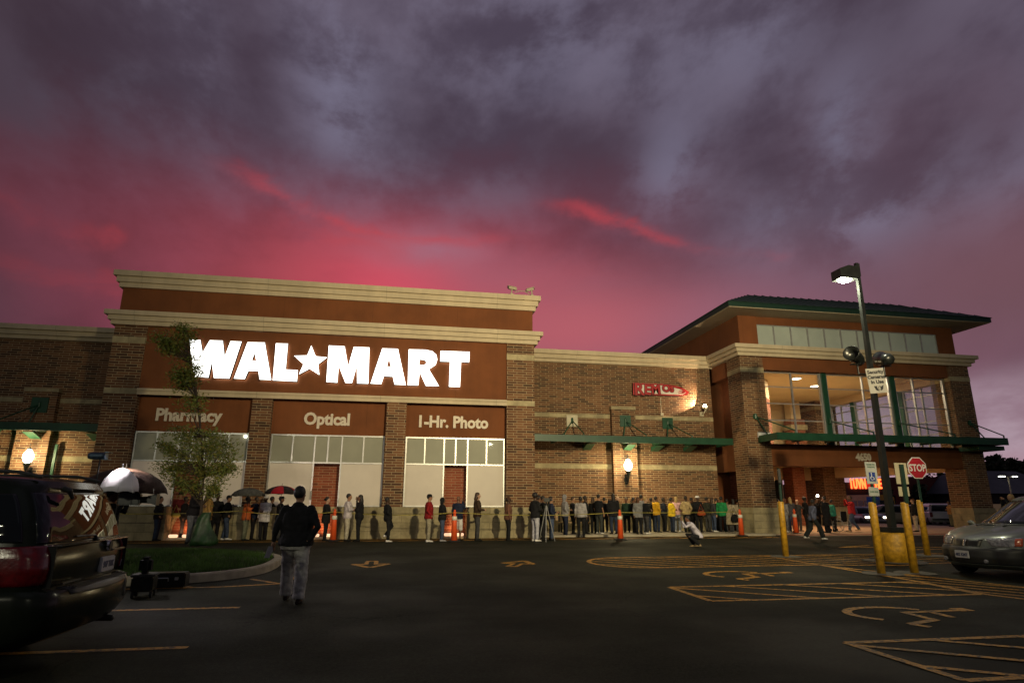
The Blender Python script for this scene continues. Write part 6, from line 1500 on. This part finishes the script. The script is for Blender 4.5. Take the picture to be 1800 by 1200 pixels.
q('person in a pale sweater and grey jeans behind the lone yellow bollard', 1384, 936, 876, FR, GRY, GDEN, skin='brown', hair='auburn', arml='out', group=PG, shoes=SHW)
q('fair-haired person in a dark vest over grey sleeves seen from behind', 1394, 936, 874, FA, ('dark_vest_grey_sleeves', (.07, .07, .08)), DEN, skin='pale', hair='blond', hl='mid', armr='front', group=PG, wide=1.1)
q('balding person in a dark suit holding out an arm', 1406, 934, 877, R(-80), DGR, DGR, skin='pale', hl='bald', armr='out', arml='down', group=PG)
q('dark-clothed person behind the walking figure in blue and white', 1420, 934, 873, R(-120), BLK, BLK, skin='dark', hair='black', hl='afro', group=PG)
q('person in a navy and white jersey and baggy dark trousers striding right', 1432, 948, 878, R(-95), ('navy_white_jersey', (.10, .11, .17)), ('baggy_black_trousers', (.018, .02, .02)), skin='dark', hair='black', feet=(.36, -.36), lean=.14, armr='bk', arml='fwd', shoes=SHW, loose=1.5, wide=1.1, group=None)
q('dark person with a lit camera lamp at the head in the porch', 1441, 935, 874, R(-150), BLK, BLK, skin='brown', hair='black', armr='cam', arml='cam', group=PG)
q('person in a wide long black coat in the middle of the porch', 1456, 937, 872, R(20), BLK, BLK, skin='brown', hair='black', coat=.35, wide=1.25, group=PG)
q('person in a teal shirt behind the wheelchair', 1468, 935, 879, R(-100), TEA, BLK, skin='brown', hair='black', group=PG)
q('person in a red jacket and jeans walking left with a camera raised', 1502, 935, 871, R(75), RED, DEN, skin='brown', hair='brown', feet=(-.30, .26), armr='cam', arml='cam', wide=1.15, group=PG, shoes=('tan_shoes', (.30, .22, .12)))
q('person in a dark jacket and pale khaki trousers by the stop sign bollard', 1613, 935, 876, R(60), BLK, CRM, skin='pale', hair='auburn', group=PG)
q('person in an orange-tan top leaning by the right tower pier', 1675, 927, 880, R(70), ('orange_tan_top', (.36, .19, .07)), OLV, skin='brown', hair='black', armr='cross', arml='cross', group=PG)
P = atY(1779, 884, 19.5)
person('dark-clothed camera operator with fair curly hair beyond the silver minivan', P.x, 19.5, 1.76, R(75), BLK, BLK, skin='tan', hair='blond', hl='mid', armr='cam', arml='cam', z=gz(19.5))
P = atY(206, 878, 13.6)
person('camera operator in black working under the two umbrellas', P.x - .1, 13.6, 1.72, R(-85), BLK, BLK, skin='tan', hair='black', armr='cam', arml='cam', z=gz(13.6))

# small things in hands and around the queue ---------------------------------
def cone_umb(name, label, px, py, Y, rad, h, cols, tilt=(0, 0), zshaft=1.0, ribs=8):
    P = atY(px, py, Y); t_ = thing(name, label, 'umbrella', (P.x, Y, P.z), 0, 'open umbrellas'); t_.rotation_euler = (tilt[0], tilt[1], .3)
    bm = BM(); prof = [(0.01, 0), (.28, -.05), (.55, -.16), (.80, -.36), (.95, -.62), (1.0, -.80)]; n = ribs * 3; rings = []
    for r_, z_ in prof:
        rings.append([bm.verts.new((rad * r_ * (1 - (.035 * r_ if j % 3 else 0)) * math.cos(2 * PI * j / n), rad * r_ * (1 - (.035 * r_ if j % 3 else 0)) * math.sin(2 * PI * j / n), h * z_ * (1 - (.05 * r_ if j % 3 else 0)))) for j in range(n)])
    for a, b_ in zip(rings, rings[1:]):
        for j in range(n):
            f = bm.faces.new((a[j], b_[j], b_[(j + 1) % n], a[(j + 1) % n])); f.material_index = (j // 3) % len(cols); f.smooth = True
    o = finish('canopy', bm, cols); o.parent = t_; md = o.modifiers.new('s', 'SOLIDIFY'); md.thickness = .004
    for p_ in o.data.polygons: p_.use_smooth = True
    bm = BM(); tube(bm, [(0, 0, .07), (0, 0, -zshaft)], .008, 8); tube(bm, [(0, 0, -zshaft), (0, 0, -zshaft - .1)], .016, 8); o = finish('shaft', bm, M_BLACK); o.parent = t_
    bm = BM()
    for j in range(ribs): a = 2 * PI * j / ribs; tube(bm, [(rad * r_ * math.cos(a), rad * r_ * math.sin(a), h * z_ - .008) for r_, z_ in prof[1:]], .004, 5)
    o = finish('ribs', bm, M_ALU); o.parent = t_
M_UGRY = cm('grey_umbrella_cloth', (.085, .085, .075)); M_UBLK = cm('black_umbrella_cloth', (.02, .016, .016)); M_URED = cm('red_umbrella_cloth', (.30, .012, .02)); M_UBRN = cm('brown_black_umbrella_cloth', (.05, .032, .026))
cone_umb('umbrella', 'grey umbrella over the person in orange', 438, 857, 23.2, .56, .36, [M_UGRY])
cone_umb('umbrella', 'red and black panelled umbrella behind the foreground figure', 496, 853, 22.8, .56, .36, [M_UBLK, M_URED])
cone_umb('umbrella', 'large dark brown umbrella shading the camera crew', 222, 822, 13.5, .78, .62, [M_UBRN])
M_UWHT = mat('white_lighting_umbrella_cloth', (.75, .74, .78), .7, nz=(4, .05)); 
M_UWHT.node_tree.nodes['Principled BSDF'].inputs['Transmission Weight'].default_value = 0
cone_umb('lighting_umbrella', 'bright white umbrella lit by the camera crew lamp', 216, 822, 12.9, .33, .56, [M_UWHT])
# tv lamp on its stand
P = atY(177, 801, 12.75); LX, LZ = P.x, P.z
t_ = thing('tv_light', 'small lit television lamp on a thin stand behind the dark vehicle', 'light', (LX, 12.75, gz(12.8)))
bm = BM(); tube(bm, [(0, 0, .9), (0, 0, LZ - gz(12.8) - .05)], .014, 8); [tube(bm, [(0, 0, .95), (.45 * math.cos(a), .45 * math.sin(a), .0)], .012, 6) for a in (.3, 2.4, 4.5)]; o = finish('stand', bm, M_BLACK); o.parent = t_
bm = BM(); lathe(bm, [(.05, -.20), (.065, -.16), (.065, .05), (.08, .10), (.07, .10)], 16, (0, 0, LZ - gz(12.8)), 0, 'x'); box(bm, .1, .16, -.1, .1, LZ - gz(12.8) + .06, LZ - gz(12.8) + .07); box(bm, .1, .16, -.1, .1, LZ - gz(12.8) - .07, LZ - gz(12.8) - .06)
o = finish('lamp_body', bm, mat('blue_grey_lamp_body', (.05, .08, .12), .3, metal=.6, nz=(9, .3))); o.parent = t_
bm = BM(); ell(bm, (.075, 0, LZ - gz(12.8)), (.022, .055, .055)); o = finish('bulb', bm, mat('lit_tv_bulb', (1, 1, 1), .5, nz=(2, .02), emit=((1., .93, .95), 12))); o.parent = t_
l = lamp('tv_beam', 'SPOT', (LX + .12, 12.70, LZ), 150, (1., .90, .90), .05, spot=120, blend=.6); aim(l, (-4.55, 12.75, 1.7))
l = lamp('tv_wash', 'SPOT', (LX + .14, 12.9, LZ), 420, (1., .74, .58), .05, spot=80, blend=.8); aim(l, (-.5, 25, 1.6))
# tv camera on the operator's shoulder
P = atY(240, 876, 13.3)
t_ = thing('tv_camera', 'black television camera with a long lens hood under the umbrellas', 'camera', (P.x, 13.3, P.z))
bm = BM(); box(bm, -.30, .08, -.07, .07, -.12, .10, bev=.02); box(bm, -.12, .02, -.04, .04, .12, .17, bev=.01); box(bm, -.05, .0, .0, .09, -.02, .05); o = finish('camera_body', bm, M_BLACK); o.parent = t_
bm = BM(); lathe(bm, [(.06, .08), (.065, .20), (.075, .23)], 16, (0, 0, -.02), 0, 'x'); prism(bm, [(.22, -.07), (.38, -.12), (.38, .09), (.22, .05)], 'y', -.09, .09); o = finish('lens_and_hood', bm, M_BLACK); o.parent = t_
# tripod and camera among the queue
P = gr(957, 950); t_ = thing('camera_tripod', 'silver-legged tripod with a small camera among the queue', 'tripod', (P.x, P.y - .35, gz(P.y)))
for k, a in enumerate((.2, 2.3, 4.4)): bm = BM(); tube(bm, [(0, 0, 1.30), (.33 * math.cos(a), .33 * math.sin(a), 0)], [.018, .012], 8); o = finish('leg', bm, M_ALU); o.parent = t_
bm = BM(); box(bm, -.1, .12, -.05, .05, 1.38, 1.52, bev=.01); tube(bm, [(0, 0, 1.2), (0, 0, 1.4)], .03, 8); tube(bm, [(.1, 0, 1.45), (.2, 0, 1.45)], .04, 10); o = finish('camera_head', bm, M_BLACK); o.parent = t_
# camera of the crouching photographer, camera lamp, bags, wheelchair
c = k_.location; t_ = thing('photo_camera', 'small dark camera held up by the crouching photographer', 'camera', (c.x - .50, c.y + .08, c.z + .88), R(80))
bm = BM(); box(bm, -.07, .07, -.03, .03, -.05, .05, bev=.01); lathe(bm, [(.035, .03), (.04, .12)], 12, (0, 0, 0), 0, 'y'); o = finish('camera_body', bm, M_BLACK); o.parent = t_
P = atY(1437, 871, 27.2); bm = BM(); ell(bm, (0, 0, 0), (.06, .05, .06)); o = tag(finish('camera_lamp', bm, mat('lit_camera_lamp', (1, 1, 1), .5, nz=(2, .02), emit=((1., .85, .65), 25)), loc=P), 'tiny burning camera lamp above the heads in the porch', 'light')
M_BAGB = cm('black_leather_bag', (.010, .010, .011))
def bag(label, px, py, Y, sx, sz, m_=None):
    P = atY(px, py, Y); t_ = thing('shoulder_bag', label, 'bag', P); bm = BM(); ell(bm, (0, 0, 0), (sx, .07, sz), 16, 10)
    for v in bm.verts: v.co.z = max(-sz * .8, v.co.z); v.co.x *= 1.0 + .12 * (v.co.z < 0)
    o = finish('bag_body', bm, m_ or M_BAGB, smooth=True); o.parent = t_
    bm = BM(); tube(bm, [(-sx * .7, 0, sz * .5), (-.02, .0, sz + .28), (sx * .7, 0, sz * .5)], .012, 6); o = finish('strap', bm, m_ or M_BAGB); o.parent = t_
P0 = gr(1293, 937); bag('big black shoulder bag on the beige coat', 1292, 911, P0.y - .25, .20, .20)
P0 = gr(1230, 938); bag('black and orange bag held in front of the white-hatted person', 1233, 902, P0.y - .25, .20, .12, cm('orange_pattern_bag', (.30, .06, .02)))
P0 = gr(308, 947); bag('yellow-green bag held by the person in maroon', 309, 905, P0.y - .25, .16, .08, cm('yellow_green_bag', (.28, .26, .06)))
P0 = gr(1370, 936); bag('black camera bag hanging at the edge of the tower pier', 1367, 890, P0.y - .3, .08, .24)
P = gr(1478, 935); t_ = thing('wheelchair', 'wheelchair with a dark padded back standing in the porch', 'wheelchair', (P.x, P.y, .30), R(20))
bm = BM(); box(bm, -.24, .24, -.22, .24, .46, .52, bev=.015); o = finish('seat', bm, M_BAGB); o.parent = t_
bm = BM(); box(bm, -.24, .24, -.27, -.22, .5, .95, bev=.015); o = finish('backrest', bm, M_BAGB); o.parent = t_
bm = BM()
for s in (-1, 1): tube(bm, [(s * .25, -.3, 1.0), (s * .25, -.25, .9), (s * .25, -.24, .3), (s * .25, .3, .28), (s * .24, .42, .12)], .013, 8); tube(bm, [(s * .25, -.24, .7), (s * .25, .22, .7), (s * .25, .24, .5)], .013, 8)
[tube(bm, [(-.25, -.24, z_), (.25, -.24, z_)], .012, 6) for z_ in (.36, .44)]; o = finish('frame', bm, M_ALU); o.parent = t_
for s in (-1, 1):
    bm = BM(); n = 28
    for rr_, th in ((.30, .014), (.26, .006)): tube(bm, [(s * .30, rr_ * math.cos(2 * PI * j / n) - .1, .31 + rr_ * math.sin(2 * PI * j / n)) for j in range(n + 1)], th, 6, round_ends=False)
    [tube(bm, [(s * .30, -.1, .31), (s * .30, .29 * math.cos(a) - .1, .31 + .29 * math.sin(a))], .003, 4) for a in [2 * PI * j / 12 for j in range(12)]]; o = finish('large_wheel', bm, M_ALU); o.parent = t_
    bm = BM(); lathe(bm, [(.07, -.015), (.08, 0), (.07, .015)], 14, (s * .24, .36, .08), 0, 'x'); o = finish('castor', bm, M_DARK); o.parent = t_
# white stripes on the tracksuit, dark vest panels
bm = BM(); c = w_.location
for sd in (1, -1): pass
bm.free()
for o in list(bpy.data.objects):
    if '_s' in o: del o['_s']
